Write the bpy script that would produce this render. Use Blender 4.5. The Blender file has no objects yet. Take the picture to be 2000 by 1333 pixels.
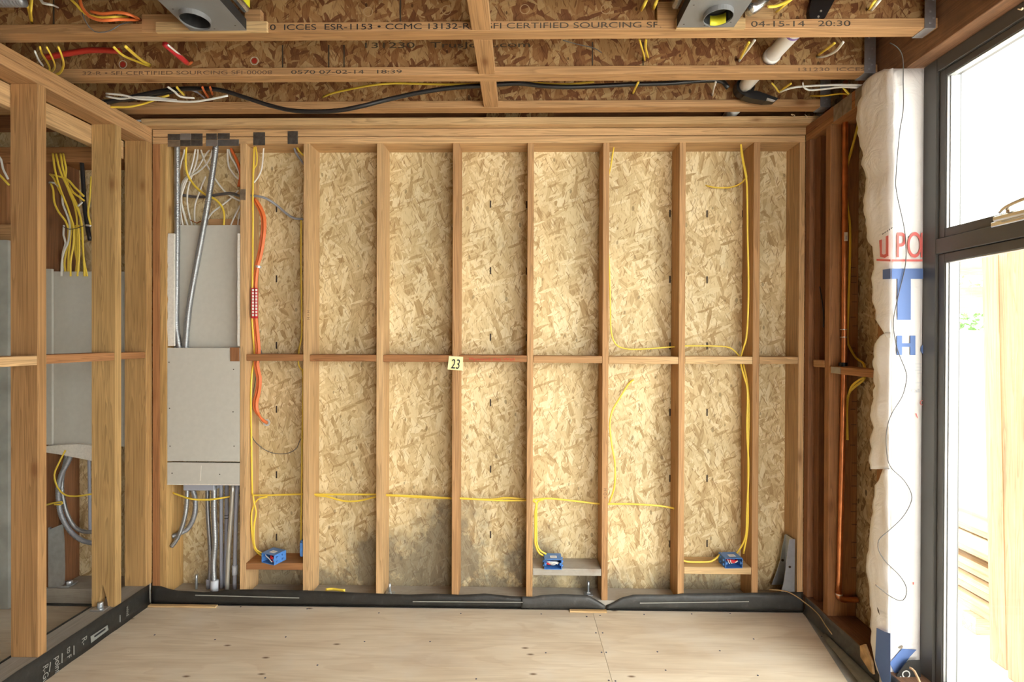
import bpy, bmesh, math, random
from mathutils import Vector, Matrix, noise as mnoise
random.seed(7)
S = bpy.context.scene
COL = S.collection

# ------------------------------------------------------------------ camera
F = 1000.0                       # focal length in pixels of the 2000x1333 frame
HC = 1.465                       # camera height over the plywood floor
VPX, VPY, ROLL = 1017.0, 662.0, math.radians(0.2)
_a = Vector(((VPX-1000)/F, (666.5-VPY)/F, -1)).normalized()          # world +Y seen by the camera
_z = Vector((math.sin(ROLL), math.cos(ROLL), 0)); _z = (_z-_a*_z.dot(_a)).normalized()
_x = _a.cross(_z)
M_WC = Matrix(((_x.x, _x.y, _x.z), (_a.x, _a.y, _a.z), (_z.x, _z.y, _z.z)))   # camera -> world
CAMLOC = Vector((0, 0, HC))
cd = bpy.data.cameras.new('camera'); cam = bpy.data.objects.new('camera', cd); COL.objects.link(cam)
cd.sensor_width = 36; cd.lens = 36*F/2000; cd.clip_start = 0.02
cam.matrix_world = Matrix.Translation(CAMLOC) @ M_WC.to_4x4()
S.camera = cam

# ------------------------------------------------------------------ light and exposure
w = bpy.data.worlds.new('overcast_sky'); S.world = w; w.use_nodes = True
bg = w.node_tree.nodes['Background']; bg.inputs[0].default_value = (1.0, 0.985, 0.96, 1); bg.inputs[1].default_value = 11.0
S.view_settings.view_transform = 'Standard'; S.view_settings.look = 'None'
S.view_settings.gamma = 1; S.view_settings.use_curve_mapping = False
S.view_settings.exposure = 0.0
S.cycles.max_bounces = 8; S.cycles.diffuse_bounces = 4; S.cycles.glossy_bounces = 3

# ------------------------------------------------------------------ helpers: pixel -> point on a real plane of the room
def _ray(px, py): return M_WC @ Vector(((px-1000)/F, (666.5-py)/F, -1))
def at(px, py, Y):
    d = _ray(px, py); return CAMLOC + d*(Y/d.y)
def atX(px, py, X):
    d = _ray(px, py); return CAMLOC + d*(X/d.x)
def atZ(px, py, zr):
    d = _ray(px, py); return CAMLOC + d*(zr/d.z)
def X_(px, Y): return at(px, 662, Y).x
def YX(px, X): return atX(px, 662, X).y
def zr(v): return HC+v

WM = {}
def setparent(o, p):
    if p is not None:
        o.parent = p; o.matrix_parent_inverse = WM[p].inverted()
def link(o, loc=(0, 0, 0), rot=None, parent=None):
    COL.objects.link(o)
    m = Matrix.Translation(Vector(loc)) @ (rot.to_4x4() if rot is not None else Matrix.Identity(4))
    o.matrix_world = m; WM[o] = m
    setparent(o, parent)
    if parent is not None: o.matrix_basis = m
    return o
def tag(o, label, cat, group=None):
    o['label'] = label; o['category'] = cat
    if group: o['group'] = group
    return o
def structure(o, label=None):
    o['kind'] = 'structure'
    if label: o['label'] = label
    return o
def empty(name, loc, rot=None, parent=None):
    o = bpy.data.objects.new(name, None); o.empty_display_size = .05
    return link(o, loc, rot, parent)
def meshobj(name, verts, faces, mat, parent=None, loc=None, smooth=False, rot=None):
    vs = [Vector(v) for v in verts]
    if loc is None:
        loc = Vector((sum(v.x for v in vs), sum(v.y for v in vs), sum(v.z for v in vs)))/len(vs)
        vs = [v-loc for v in vs]
    me = bpy.data.meshes.new(name); me.from_pydata([tuple(v) for v in vs], [], faces)
    bm = bmesh.new(); bm.from_mesh(me); bmesh.ops.recalc_face_normals(bm, faces=bm.faces); bm.to_mesh(me); bm.free()
    if mat: me.materials.append(mat)
    if smooth:
        for p in me.polygons: p.use_smooth = True
    me.update()
    return link(bpy.data.objects.new(name, me), loc, rot, parent)
def box(name, x0, x1, y0, y1, z0, z1, mat, parent=None, bev=0.0015, tint=None, rot=None, jitter=0):
    x0, x1 = min(x0, x1), max(x0, x1); y0, y1 = min(y0, y1), max(y0, y1); z0, z1 = min(z0, z1), max(z0, z1)
    c = Vector(((x0+x1)/2, (y0+y1)/2, (z0+z1)/2)); h = Vector(((x1-x0)/2, (y1-y0)/2, (z1-z0)/2))
    bm = bmesh.new(); bmesh.ops.create_cube(bm, size=2)
    for v in bm.verts: v.co = Vector((v.co.x*h.x, v.co.y*h.y, v.co.z*h.z))
    if bev:
        b = min(bev, min(h)*.6)
        bmesh.ops.bevel(bm, geom=list(bm.edges), offset=b, segments=1, affect='EDGES', profile=.5)
    me = bpy.data.meshes.new(name); bm.to_mesh(me); bm.free()
    me.materials.append(mat)
    o = link(bpy.data.objects.new(name, me), c, rot, parent)
    if tint: o.color = (*tint, 1)
    return o
def prism(name, poly, axis, t0, t1, mat, parent=None, tint=None):
    """extrude a polygon: axis 'y' -> poly is (x,z), 'x' -> (y,z), 'z' -> (x,y)"""
    def p3(u, v, t): return {'y': (u, t, v), 'x': (t, u, v), 'z': (u, v, t)}[axis]
    n = len(poly)
    vs = [p3(u, v, t0) for u, v in poly]+[p3(u, v, t1) for u, v in poly]
    fs = [tuple(range(n)), tuple(range(2*n-1, n-1, -1))]+[(i, (i+1) % n, n+(i+1) % n, n+i) for i in range(n)]
    o = meshobj(name, vs, fs, mat, parent)
    if tint: o.color = (*tint, 1)
    return o
def smooth_path(pts, step=.02):
    pts = [Vector(p) for p in pts]
    if len(pts) == 2:
        n = max(2, int((pts[1]-pts[0]).length/step)); return [pts[0].lerp(pts[1], i/n) for i in range(n+1)]
    P = [pts[0]*2-pts[1]]+pts+[pts[-1]*2-pts[-2]]
    out = []
    for i in range(1, len(P)-2):
        a, b, c, d = P[i-1:i+3]; n = max(2, min(400, int((c-b).length/step)))
        for k in range(n):
            t = k/n; t2 = t*t; t3 = t2*t
            out.append(.5*((2*b)+(c-a)*t+(2*a-5*b+4*c-d)*t2+(3*b-a-3*c+d)*t3))
    out.append(pts[-1]); return out
def tube(name, pts, r, mat, parent=None, seg=8, step=.02, flat=1.0, ribs=None, cap=True):
    """sweep a round (or flattened) section along a path; ribs = (pitch, depth) makes corrugated conduit"""
    path = smooth_path(pts, ribs[0]/3 if ribs else step)
    vs, fs = [], []; up = Vector((0, -1, 0.13)).normalized(); L = 0
    for i, p in enumerate(path):
        t = (path[min(i+1, len(path)-1)]-path[max(i-1, 0)]).normalized()
        if i: L += (p-path[i-1]).length
        n = up-t*up.dot(t)
        if n.length < 1e-4: n = t.orthogonal()
        n.normalize(); up = n; b = t.cross(n)
        rr = r
        if ribs: rr = r-ribs[1]*(i % 3 == 0)
        for k in range(seg):
            a = 2*math.pi*k/seg
            vs.append(p+n*(math.cos(a)*rr*flat)+b*(math.sin(a)*rr))
    for i in range(len(path)-1):
        for k in range(seg):
            fs.append((i*seg+k, i*seg+(k+1) % seg, (i+1)*seg+(k+1) % seg, (i+1)*seg+k))
    if cap:
        fs.append(tuple(range(seg-1, -1, -1))); m = (len(path)-1)*seg; fs.append(tuple(range(m, m+seg)))
    loc = Vector(path[0]); return meshobj(name, [v-loc for v in vs], fs, mat, parent, loc=loc, smooth=True)
def ring(name, c, axis, r0, r1, length, mat, parent=None, seg=24):
    """open collar: outer radius r1, inner radius r0, along axis from c"""
    ax = Vector(axis).normalized(); u = ax.orthogonal().normalized(); v = ax.cross(u); c = Vector(c)
    vs = []
    for rr, t in ((r0, 0), (r1, 0), (r1, length), (r0, length)):
        for k in range(seg):
            a = 2*math.pi*k/seg; vs.append(c+ax*t+u*(rr*math.cos(a))+v*(rr*math.sin(a)))
    fs = []
    for q in range(4):
        for k in range(seg):
            fs.append((q*seg+k, q*seg+(k+1) % seg, ((q+1) % 4)*seg+(k+1) % seg, ((q+1) % 4)*seg+k))
    o = meshobj(name, vs, fs, mat, parent); 
    return o
def sheet(name, rows, mat, parent=None, thick=.0012, smooth=True):
    """grid of points -> thin solid sheet"""
    n, m = len(rows), len(rows[0])
    vs = [Vector(p) for r in rows for p in r]
    fs = [(i*m+j, i*m+j+1, (i+1)*m+j+1, (i+1)*m+j) for i in range(n-1) for j in range(m-1)]
    o = meshobj(name, vs, fs, mat, parent, smooth=smooth)
    md = o.modifiers.new('thickness', 'SOLIDIFY'); md.thickness = thick; md.offset = 0
    return o
def text(name, body, size, loc, mat, parent, facing='-y', align='LEFT', sx=1.0, spacing=1.0, roll=0, shear=0, goal=None):
    c = bpy.data.curves.new(name, 'FONT'); c.body = body; c.size = size; c.align_x = align; c.space_character = spacing
    c.extrude = .0002; c.shear = shear; c.materials.append(mat)
    R = {'-y': Matrix.Rotation(math.pi/2, 3, 'X'),
         '-x': Matrix.Rotation(-math.pi/2, 3, 'Z') @ Matrix.Rotation(math.pi/2, 3, 'X'),
         '+x': Matrix.Rotation(math.pi/2, 3, 'Z') @ Matrix.Rotation(math.pi/2, 3, 'X')}[facing]
    R = R @ Matrix.Rotation(roll, 3, 'Z')
    tmp = bpy.data.objects.new('tmp', c); COL.objects.link(tmp)
    me = bpy.data.meshes.new_from_object(tmp.evaluated_get(bpy.context.evaluated_depsgraph_get()))
    bpy.data.objects.remove(tmp); bpy.data.curves.remove(c)
    if goal:                                            # stretch to a wanted width
        xs = [v.co.x for v in me.vertices]; sx = goal/max(max(xs)-min(xs), 1e-4)
    for v in me.vertices: v.co.x *= sx
    o = bpy.data.objects.new(name, me)
    return link(o, loc, R, parent)

# ------------------------------------------------------------------ materials
def newmat(name):
    m = bpy.data.materials.new(name); m.use_nodes = True
    nt = m.node_tree; b = nt.nodes['Principled BSDF']; return m, nt, b
def N(nt, t, **kw):
    n = nt.nodes.new(t)
    for k, v in kw.items():
        if k == 'ins':
            for i, val in v.items(): n.inputs[i].default_value = val
        else: setattr(n, k, v)
    return n
def ramp(nt, stops, interp='LINEAR'):
    r = nt.nodes.new('ShaderNodeValToRGB'); r.color_ramp.interpolation = interp
    e = r.color_ramp.elements
    while len(e) < len(stops): e.new(.5)
    for el, (p, c) in zip(e, stops):
        el.position = p; el.color = (*c, 1) if len(c) == 3 else c
    return r
def math_(nt, op, a, b=None, clamp=False):
    n = nt.nodes.new('ShaderNodeMath'); n.operation = op; n.use_clamp = clamp
    for i, v in enumerate((a, b)):
        if v is None: continue
        if isinstance(v, (int, float)): n.inputs[i].default_value = v
        else: nt.links.new(v, n.inputs[i])
    return n.outputs[0]
def mixc(nt, fac, a, b, mode='MIX'):
    n = nt.nodes.new('ShaderNodeMix'); n.data_type = 'RGBA'; n.blend_type = mode
    for sock, v in ((n.inputs[0], fac), (n.inputs[6], a), (n.inputs[7], b)):
        if isinstance(v, (int, float)): sock.default_value = v
        elif isinstance(v, tuple): sock.default_value = (*v, 1) if len(v) == 3 else v
        else: nt.links.new(v, sock)
    return n.outputs[2]
def plain(name, col, rough=.5, metal=0, bump=0, var=.0, bscale=60, spec=.5):
    m, nt, b = newmat(name)
    b.inputs['Roughness'].default_value = rough; b.inputs['Metallic'].default_value = metal
    b.inputs['Specular IOR Level'].default_value = spec
    tc = N(nt, 'ShaderNodeTexCoord')
    no = N(nt, 'ShaderNodeTexNoise', ins={'Scale': bscale, 'Detail': 3}); nt.links.new(tc.outputs['Object'], no.inputs['Vector'])
    if var:
        lo = tuple(c*(1-var) for c in col); hi = tuple(min(1, c*(1+var)) for c in col)
        r = ramp(nt, [(.3, lo), (.7, hi)]); nt.links.new(no.outputs[0], r.inputs[0]); nt.links.new(r.outputs[0], b.inputs['Base Color'])
    else: b.inputs['Base Color'].default_value = (*col, 1)
    if bump:
        bp = N(nt, 'ShaderNodeBump', ins={'Strength': bump, 'Distance': .002}); nt.links.new(no.outputs[0], bp.inputs['Height']); nt.links.new(bp.outputs[0], b.inputs['Normal'])
    return m

def wood(name, axis, dirt=0.0, dirtcol=(.25, .23, .2)):
    """sawn lumber: grain along axis, growth bands, knots; the tint of each stick comes from its object colour"""
    m, nt, b = newmat(name)
    tc = N(nt, 'ShaderNodeTexCoord'); oi = N(nt, 'ShaderNodeObjectInfo')
    off = math_(nt, 'MULTIPLY', oi.outputs['Random'], 37.0)
    cmb = N(nt, 'ShaderNodeCombineXYZ'); [nt.links.new(off, cmb.inputs[i]) for i in range(3)]
    add = N(nt, 'ShaderNodeVectorMath', operation='ADD'); nt.links.new(tc.outputs['Object'], add.inputs[0]); nt.links.new(cmb.outputs[0], add.inputs[1])
    def stretched(al, ac):
        mp = N(nt, 'ShaderNodeMapping'); sc = [ac]*3; sc['xyz'.index(axis)] = al
        mp.inputs['Scale'].default_value = sc; nt.links.new(add.outputs[0], mp.inputs[0]); return mp.outputs[0]
    fine = N(nt, 'ShaderNodeTexNoise', ins={'Scale': 1, 'Detail': 4, 'Roughness': .6, 'Distortion': .4}); nt.links.new(stretched(3, 160), fine.inputs['Vector'])
    band = N(nt, 'ShaderNodeTexNoise', ins={'Scale': 1, 'Detail': 2, 'Roughness': .5, 'Distortion': .9}); nt.links.new(stretched(.9, 26), band.inputs['Vector'])
    big = N(nt, 'ShaderNodeTexNoise', ins={'Scale': 1, 'Detail': 2}); nt.links.new(stretched(1.5, 7), big.inputs['Vector'])
    ringv = math_(nt, 'FRACT', math_(nt, 'MULTIPLY', band.outputs[0], 9.0))
    rr = ramp(nt, [(0, (.74,)*3), (.5, (1.0,)*3), (.88, (1.06,)*3), (1, (.74,)*3)]); nt.links.new(ringv, rr.inputs[0])
    fr = ramp(nt, [(.3, (.82,)*3), (.7, (1.12,)*3)]); nt.links.new(fine.outputs[0], fr.inputs[0])
    br = ramp(nt, [(.3, (.84, .80, .74)), (.7, (1.1, 1.1, 1.1))]); nt.links.new(big.outputs[0], br.inputs[0])
    c = mixc(nt, 1, oi.outputs['Color'], rr.outputs[0], 'MULTIPLY')
    c = mixc(nt, 1, c, fr.outputs[0], 'MULTIPLY'); c = mixc(nt, 1, c, br.outputs[0], 'MULTIPLY')
    kn = N(nt, 'ShaderNodeTexVoronoi', ins={'Scale': 1}); nt.links.new(stretched(2.3, 5.5), kn.inputs['Vector'])
    kr = ramp(nt, [(.0, (1, 1, 1)), (.05, (.8,)*3), (.085, (.35,)*3), (.14, (0, 0, 0))]); nt.links.new(kn.outputs['Distance'], kr.inputs[0])
    c = mixc(nt, math_(nt, 'MULTIPLY', kr.outputs[0], .8), c, (.17, .065, .02))
    if dirt:
        dn = N(nt, 'ShaderNodeTexNoise', ins={'Scale': 9, 'Detail': 5, 'Roughness': .65}); nt.links.new(add.outputs[0], dn.inputs['Vector'])
        dr = ramp(nt, [(.35, (0,)*3), (.62, (1,)*3)]); nt.links.new(dn.outputs[0], dr.inputs[0])
        c = mixc(nt, math_(nt, 'ADD', math_(nt, 'MULTIPLY', dr.outputs[0], dirt*.6), dirt*.4), c, dirtcol)
    nt.links.new(c, b.inputs['Base Color']); b.inputs['Roughness'].default_value = .75; b.inputs['Specular IOR Level'].default_value = .25
    bp = N(nt, 'ShaderNodeBump', ins={'Strength': .25, 'Distance': .001}); nt.links.new(fine.outputs[0], bp.inputs['Height']); nt.links.new(bp.outputs[0], b.inputs['Normal'])
    return m

def osb(name, plane, colors, stops, main=0.0, size=(.022, .10), stain=None, speck=.8):
    """oriented strand board: stacked layers of long flakes, each flake its own shade"""
    m, nt, b = newmat(name)
    tc = N(nt, 'ShaderNodeTexCoord'); oi = N(nt, 'ShaderNodeObjectInfo')
    off = math_(nt, 'MULTIPLY', oi.outputs['Random'], 11.0)
    sp = N(nt, 'ShaderNodeSeparateXYZ'); nt.links.new(tc.outputs['Object'], sp.inputs[0])
    cb = N(nt, 'ShaderNodeCombineXYZ')
    u, v = {'xz': (0, 2), 'yz': (1, 2), 'xy': (0, 1)}[plane]
    nt.links.new(math_(nt, 'ADD', sp.outputs[u], off), cb.inputs[0]); nt.links.new(sp.outputs[v], cb.inputs[1])
    wn = N(nt, 'ShaderNodeTexNoise', ins={'Scale': 14, 'Detail': 2}, noise_dimensions='2D'); nt.links.new(cb.outputs[0], wn.inputs['Vector'])
    wv = N(nt, 'ShaderNodeVectorMath', operation='SCALE'); nt.links.new(wn.outputs[1], wv.inputs[0]); wv.inputs[3].default_value = .012
    av = N(nt, 'ShaderNodeVectorMath', operation='ADD'); nt.links.new(cb.outputs[0], av.inputs[0]); nt.links.new(wv.outputs[0], av.inputs[1])
    col = None; hgt = None
    angs = [0, 28, -22, 10, -38, 50, -10, 18, -70]
    for i, a in enumerate(angs):
        k = 1.25 if i == 0 else (1.0, .8, 1.2, .7, .75, 1.0, .85, .6)[i-1]
        mp = N(nt, 'ShaderNodeMapping', vector_type='TEXTURE'); mp.inputs['Rotation'].default_value = (0, 0, math.radians(a+main))
        mp.inputs['Scale'].default_value = (size[0]*k, size[1]*k, 1); mp.inputs['Location'].default_value = (i*1.37, i*.73, 0)
        nt.links.new(av.outputs[0], mp.inputs[0])
        vo = N(nt, 'ShaderNodeTexVoronoi', voronoi_dimensions='2D', ins={'Scale': 1, 'Randomness': 1}); nt.links.new(mp.outputs[0], vo.inputs['Vector'])
        sc = N(nt, 'ShaderNodeSeparateColor'); nt.links.new(vo.outputs['Color'], sc.inputs[0])
        gn = N(nt, 'ShaderNodeTexNoise', noise_dimensions='2D', ins={'Scale': 5, 'Detail': 1}); 
        g2 = N(nt, 'ShaderNodeMapping'); g2.inputs['Scale'].default_value = (1, .12, 1); nt.links.new(mp.outputs[0], g2.inputs[0]); nt.links.new(g2.outputs[0], gn.inputs['Vector'])
        val = math_(nt, 'ADD', sc.outputs[0], math_(nt, 'MULTIPLY', math_(nt, 'SUBTRACT', gn.outputs[0], .5), .35))
        r = ramp(nt, list(zip(stops, colors))); nt.links.new(val, r.inputs[0])
        if col is None: col, hgt = r.outputs[0], sc.outputs[2]
        else:
            thr = (0, .30, .36, .42, .50, .56, .58, .66, .80)[i]
            mask = math_(nt, 'GREATER_THAN', sc.outputs[1], thr)
            mask = math_(nt, 'MULTIPLY', mask, math_(nt, 'LESS_THAN', vo.outputs['Distance'], .62))
            col = mixc(nt, mask, col, r.outputs[0])
    sk = N(nt, 'ShaderNodeTexVoronoi', voronoi_dimensions='2D', ins={'Scale': 1})
    mp = N(nt, 'ShaderNodeMapping'); mp.inputs['Scale'].default_value = (17, 9, 1); mp.inputs['Rotation'].default_value = (0, 0, math.radians(main+20)); nt.links.new(av.outputs[0], mp.inputs[0]); nt.links.new(mp.outputs[0], sk.inputs['Vector'])
    s2 = N(nt, 'ShaderNodeSeparateColor'); nt.links.new(sk.outputs['Color'], s2.inputs[0])
    sm = math_(nt, 'MULTIPLY', math_(nt, 'LESS_THAN', sk.outputs['Distance'], math_(nt, 'MULTIPLY', s2.outputs[1], .13)), math_(nt, 'GREATER_THAN', s2.outputs[0], .70))
    col = mixc(nt, math_(nt, 'MULTIPLY', sm, speck), col, tuple(c*.35 for c in colors[0]))
    for a, (w_, l_), dn_, amt in ((-16, (.006, .035), .80, .75), (30, (.0045, .05), .86, .8), (-52, (.004, .03), .88, .7), (8, (.003, .018), .72, .6)):   # thin dark slivers between the flakes
        mp = N(nt, 'ShaderNodeMapping', vector_type='TEXTURE'); mp.inputs['Rotation'].default_value = (0, 0, math.radians(a+main)); mp.inputs['Scale'].default_value = (w_*1.6, l_*1.6, 1); mp.inputs['Location'].default_value = (a*.17, 3.1, 0)
        nt.links.new(av.outputs[0], mp.inputs[0])
        vo = N(nt, 'ShaderNodeTexVoronoi', voronoi_dimensions='2D', ins={'Scale': 1}); nt.links.new(mp.outputs[0], vo.inputs['Vector'])
        sc = N(nt, 'ShaderNodeSeparateColor'); nt.links.new(vo.outputs['Color'], sc.inputs[0])
        mk = math_(nt, 'MULTIPLY', math_(nt, 'LESS_THAN', vo.outputs['Distance'], .36), math_(nt, 'GREATER_THAN', sc.outputs[0], dn_))
        col = mixc(nt, math_(nt, 'MULTIPLY', mk, math_(nt, 'MULTIPLY', sc.outputs[1], amt)), col, tuple(c*f for c, f in zip(colors[0], (.72, .62, .55))))
    bl = N(nt, 'ShaderNodeTexNoise', noise_dimensions='2D', ins={'Scale': 2.2, 'Detail': 3}); nt.links.new(cb.outputs[0], bl.inputs['Vector'])
    blr = ramp(nt, [(.3, (.88, .88, .86)), (.7, (1.08, 1.07, 1.04))]); nt.links.new(bl.outputs[0], blr.inputs[0])
    col = mixc(nt, 1, col, blr.outputs[0], 'MULTIPLY')
    if stain:                                           # water and dust stains low on the boards: blotches with their own outline
        (zlo, zhi, xs) = stain
        geo = N(nt, 'ShaderNodeNewGeometry'); gs = N(nt, 'ShaderNodeSeparateXYZ'); nt.links.new(geo.outputs['Position'], gs.inputs[0])
        sn = N(nt, 'ShaderNodeTexNoise', ins={'Scale': 5, 'Detail': 7, 'Roughness': .75}); nt.links.new(geo.outputs['Position'], sn.inputs['Vector'])
        tot = None
        for (cx, wx, top, amt) in xs:
            dx = math_(nt, 'ABSOLUTE', math_(nt, 'SUBTRACT', gs.outputs[0], cx))
            fx = math_(nt, 'SUBTRACT', 1.0, math_(nt, 'DIVIDE', dx, wx), True)
            fz = math_(nt, 'DIVIDE', math_(nt, 'SUBTRACT', top, gs.outputs[2]), top-zlo, True)
            f = math_(nt, 'MULTIPLY', math_(nt, 'POWER', fx, .5), math_(nt, 'POWER', fz, .7))
            f = math_(nt, 'MINIMUM', math_(nt, 'MULTIPLY', f, math_(nt, 'MULTIPLY', math_(nt, 'SUBTRACT', sn.outputs[0], .30), amt*1.9), True), .72)
            tot = f if tot is None else math_(nt, 'MAXIMUM', tot, f)
        col = mixc(nt, tot, col, (.115, .105, .085))
    nt.links.new(col, b.inputs['Base Color']); b.inputs['Roughness'].default_value = .7; b.inputs['Specular IOR Level'].default_value = .25
    bn = N(nt, 'ShaderNodeTexNoise', noise_dimensions='2D', ins={'Scale': 90, 'Detail': 2}); nt.links.new(cb.outputs[0], bn.inputs['Vector'])
    bp = N(nt, 'ShaderNodeBump', ins={'Strength': .2, 'Distance': .0015}); nt.links.new(bn.outputs[0], bp.inputs['Height']); nt.links.new(bp.outputs[0], b.inputs['Normal'])
    return m

def plywood(name):
    m, nt, b = newmat(name)
    tc = N(nt, 'ShaderNodeTexCoord'); oi = N(nt, 'ShaderNodeObjectInfo')
    off = math_(nt, 'MULTIPLY', oi.outputs['Random'], 9.0); cmb = N(nt, 'ShaderNodeCombineXYZ'); [nt.links.new(off, cmb.inputs[i]) for i in range(2)]
    add = N(nt, 'ShaderNodeVectorMath', operation='ADD'); nt.links.new(tc.outputs['Object'], add.inputs[0]); nt.links.new(cmb.outputs[0], add.inputs[1])
    def mp(sx, sy):
        q = N(nt, 'ShaderNodeMapping'); q.inputs['Scale'].default_value = (sx, sy, 1); nt.links.new(add.outputs[0], q.inputs[0]); return q.outputs[0]
    n1 = N(nt, 'ShaderNodeTexNoise', ins={'Scale': 1, 'Detail': 3, 'Distortion': .8}); nt.links.new(mp(.8, 6.5), n1.inputs['Vector'])
    rg = math_(nt, 'FRACT', math_(nt, 'MULTIPLY', n1.outputs[0], 8))
    r1 = ramp(nt, [(0, (.92, .89, .86)), (.5, (1, 1, 1)), (.92, (1.02, 1.02, 1.02)), (1, (.93, .90, .87))]); nt.links.new(rg, r1.inputs[0])
    n2 = N(nt, 'ShaderNodeTexNoise', ins={'Scale': 1, 'Detail': 4}); nt.links.new(mp(2, 9), n2.inputs['Vector'])
    r2 = ramp(nt, [(.3, (.56, .465, .345)), (.52, (.655, .57, .44)), (.72, (.71, .635, .51))]); nt.links.new(n2.outputs[0], r2.inputs[0])
    c = mixc(nt, .8, r2.outputs[0], r1.outputs[0], 'MULTIPLY')
    n3 = N(nt, 'ShaderNodeTexNoise', ins={'Scale': 1, 'Detail': 2}); nt.links.new(mp(4, 90), n3.inputs['Vector'])
    r3 = ramp(nt, [(.35, (.93, .92, .91)), (.65, (1.04, 1.04, 1.04))]); nt.links.new(n3.outputs[0], r3.inputs[0])
    c = mixc(nt, .7, c, r3.outputs[0], 'MULTIPLY')
    dn = N(nt, 'ShaderNodeTexNoise', ins={'Scale': 2.6, 'Detail': 5, 'Roughness': .6}); nt.links.new(add.outputs[0], dn.inputs['Vector'])
    dr = ramp(nt, [(.52, (0,)*3), (.75, (.6,)*3)]); nt.links.new(dn.outputs[0], dr.inputs[0])
    c = mixc(nt, dr.outputs[0], c, (.66, .61, .53))
    kn = N(nt, 'ShaderNodeTexVoronoi', ins={'Scale': 1}, voronoi_dimensions='2D'); nt.links.new(mp(3.4, 8.5), kn.inputs['Vector'])
    kr = ramp(nt, [(0, (1,)*3), (.03, (.8,)*3), (.075, (0,)*3)]); nt.links.new(kn.outputs['Distance'], kr.inputs[0])
    ks = N(nt, 'ShaderNodeSeparateColor'); nt.links.new(kn.outputs['Color'], ks.inputs[0])
    c = mixc(nt, math_(nt, 'MULTIPLY', kr.outputs[0], math_(nt, 'GREATER_THAN', ks.outputs[0], .72)), c, (.13, .07, .035))
    nt.links.new(c, b.inputs['Base Color']); b.inputs['Roughness'].default_value = .6; b.inputs['Specular IOR Level'].default_value = .3
    return m

def membrane(name, col, rough=.5, bump=.5):
    m, nt, b = newmat(name); tc = N(nt, 'ShaderNodeTexCoord')
    no = N(nt, 'ShaderNodeTexNoise', ins={'Scale': 25, 'Detail': 4, 'Roughness': .6}); nt.links.new(tc.outputs['Object'], no.inputs['Vector'])
    r = ramp(nt, [(.35, tuple(c*.75 for c in col)), (.62, col), (.8, tuple(c*1.5+.012 for c in col))]); nt.links.new(no.outputs[0], r.inputs[0]); nt.links.new(r.outputs[0], b.inputs['Base Color'])
    b.inputs['Roughness'].default_value = rough
    bp = N(nt, 'ShaderNodeBump', ins={'Strength': bump, 'Distance': .004}); nt.links.new(no.outputs[0], bp.inputs['Height']); nt.links.new(bp.outputs[0], b.inputs['Normal'])
    return m

WX, WY, WZ = wood('lumber_along_x', 'x'), wood('lumber_along_y', 'y'), wood('lumber_along_z', 'z')
WXD = wood('dusty_lumber_x', 'x', .8, (.40, .37, .32)); WYD = wood('dusty_lumber_y', 'y', .8, (.30, .275, .245))
WYB = wood('stained_lumber_y', 'y', .55, (.10, .062, .04)); WZB = wood('stained_lumber_z', 'z', .3, (.12, .07, .05))
OSBL = osb('wall_sheathing', 'xz', [(.43, .30, .145), (.585, .45, .245), (.665, .535, .305), (.77, .665, .43)], [.0, .22, .55, 1.0], size=(.025, .135),
           stain=(.02, .6, [(-.40, .24, .60, 4.5), (-.52, .34, .40, 3.4), (.02, .22, .40, 3.8), (-.1, .4, .28, 3.0), (-.80, .22, .40, 4.2), (-1.0, .4, .26, 2.6), (.43, .2, .22, 3.0), (-1.5, .5, .34, 2.2), (.9, .6, .2, 2.0)]), speck=.55)
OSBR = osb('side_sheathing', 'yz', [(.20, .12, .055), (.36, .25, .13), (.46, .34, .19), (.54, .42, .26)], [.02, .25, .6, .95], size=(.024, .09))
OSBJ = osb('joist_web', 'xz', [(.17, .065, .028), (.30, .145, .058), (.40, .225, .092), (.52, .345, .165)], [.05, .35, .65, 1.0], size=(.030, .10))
PLY = plywood('floor_plywood')
SEAM = plain('dark_seam', (.05, .035, .025), .9)
BLACKM = membrane('black_membrane', (.026, .025, .022), .45); GREYM = membrane('grey_membrane', (.10, .098, .085), .5)
GREENM = membrane('olive_membrane', (.17, .165, .125), .5)
GALV = plain('galvanised_steel', (.50, .53, .56), .38, .85, .1, .12, 30); DARKSTEEL = plain('dark_steel', (.13, .125, .12), .42, .7, .1, .35, 40)
BROWNSTEEL = plain('grimy_steel', (.28, .23, .17), .45, .6, .15, .3, 35)
LIGHTSTEEL = plain('bright_steel', (.62, .66, .70), .3, .7, .05, .08, 30)
FLEX = plain('flexible_steel_conduit', (.34, .35, .36), .38, .75); FLEXG = plain('grey_flexible_conduit', (.30, .31, .33), .42, .5); BXM = plain('dark_armoured_cable', (.22, .22, .24), .3, .8)
EMT = plain('bright_tube', (.52, .50, .44), .32, .6); PVCG = plain('grey_pvc', (.33, .345, .40), .45); PVCL = plain('light_grey_pvc', (.52, .55, .60), .4)
PVCW = plain('white_pvc', (.80, .79, .76), .35); ABS = plain('black_plastic', (.012, .012, .013), .35)
YEL = plain('yellow_jacket', (.80, .58, .065), .38); WHT = plain('white_jacket', (.74, .73, .68), .4); ORA = plain('orange_jacket', (.72, .17, .045), .4)
GRY = plain('grey_jacket', (.26, .265, .29), .45); BLK = plain('black_jacket', (.014, .014, .016), .35); REDJ = plain('red_jacket', (.42, .03, .02), .4); WIREG = plain('thin_wire', (.10, .095, .09), .4)
REDW = plain('red_wire', (.55, .02, .03), .4); BLUE = plain('blue_box_plastic', (.075, .22, .55), .38, 0, 0, .08); WHITE = plain('white_paper', (.8, .8, .76), .6); NOTE = plain('yellow_note', (.86, .84, .42), .7)
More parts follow.
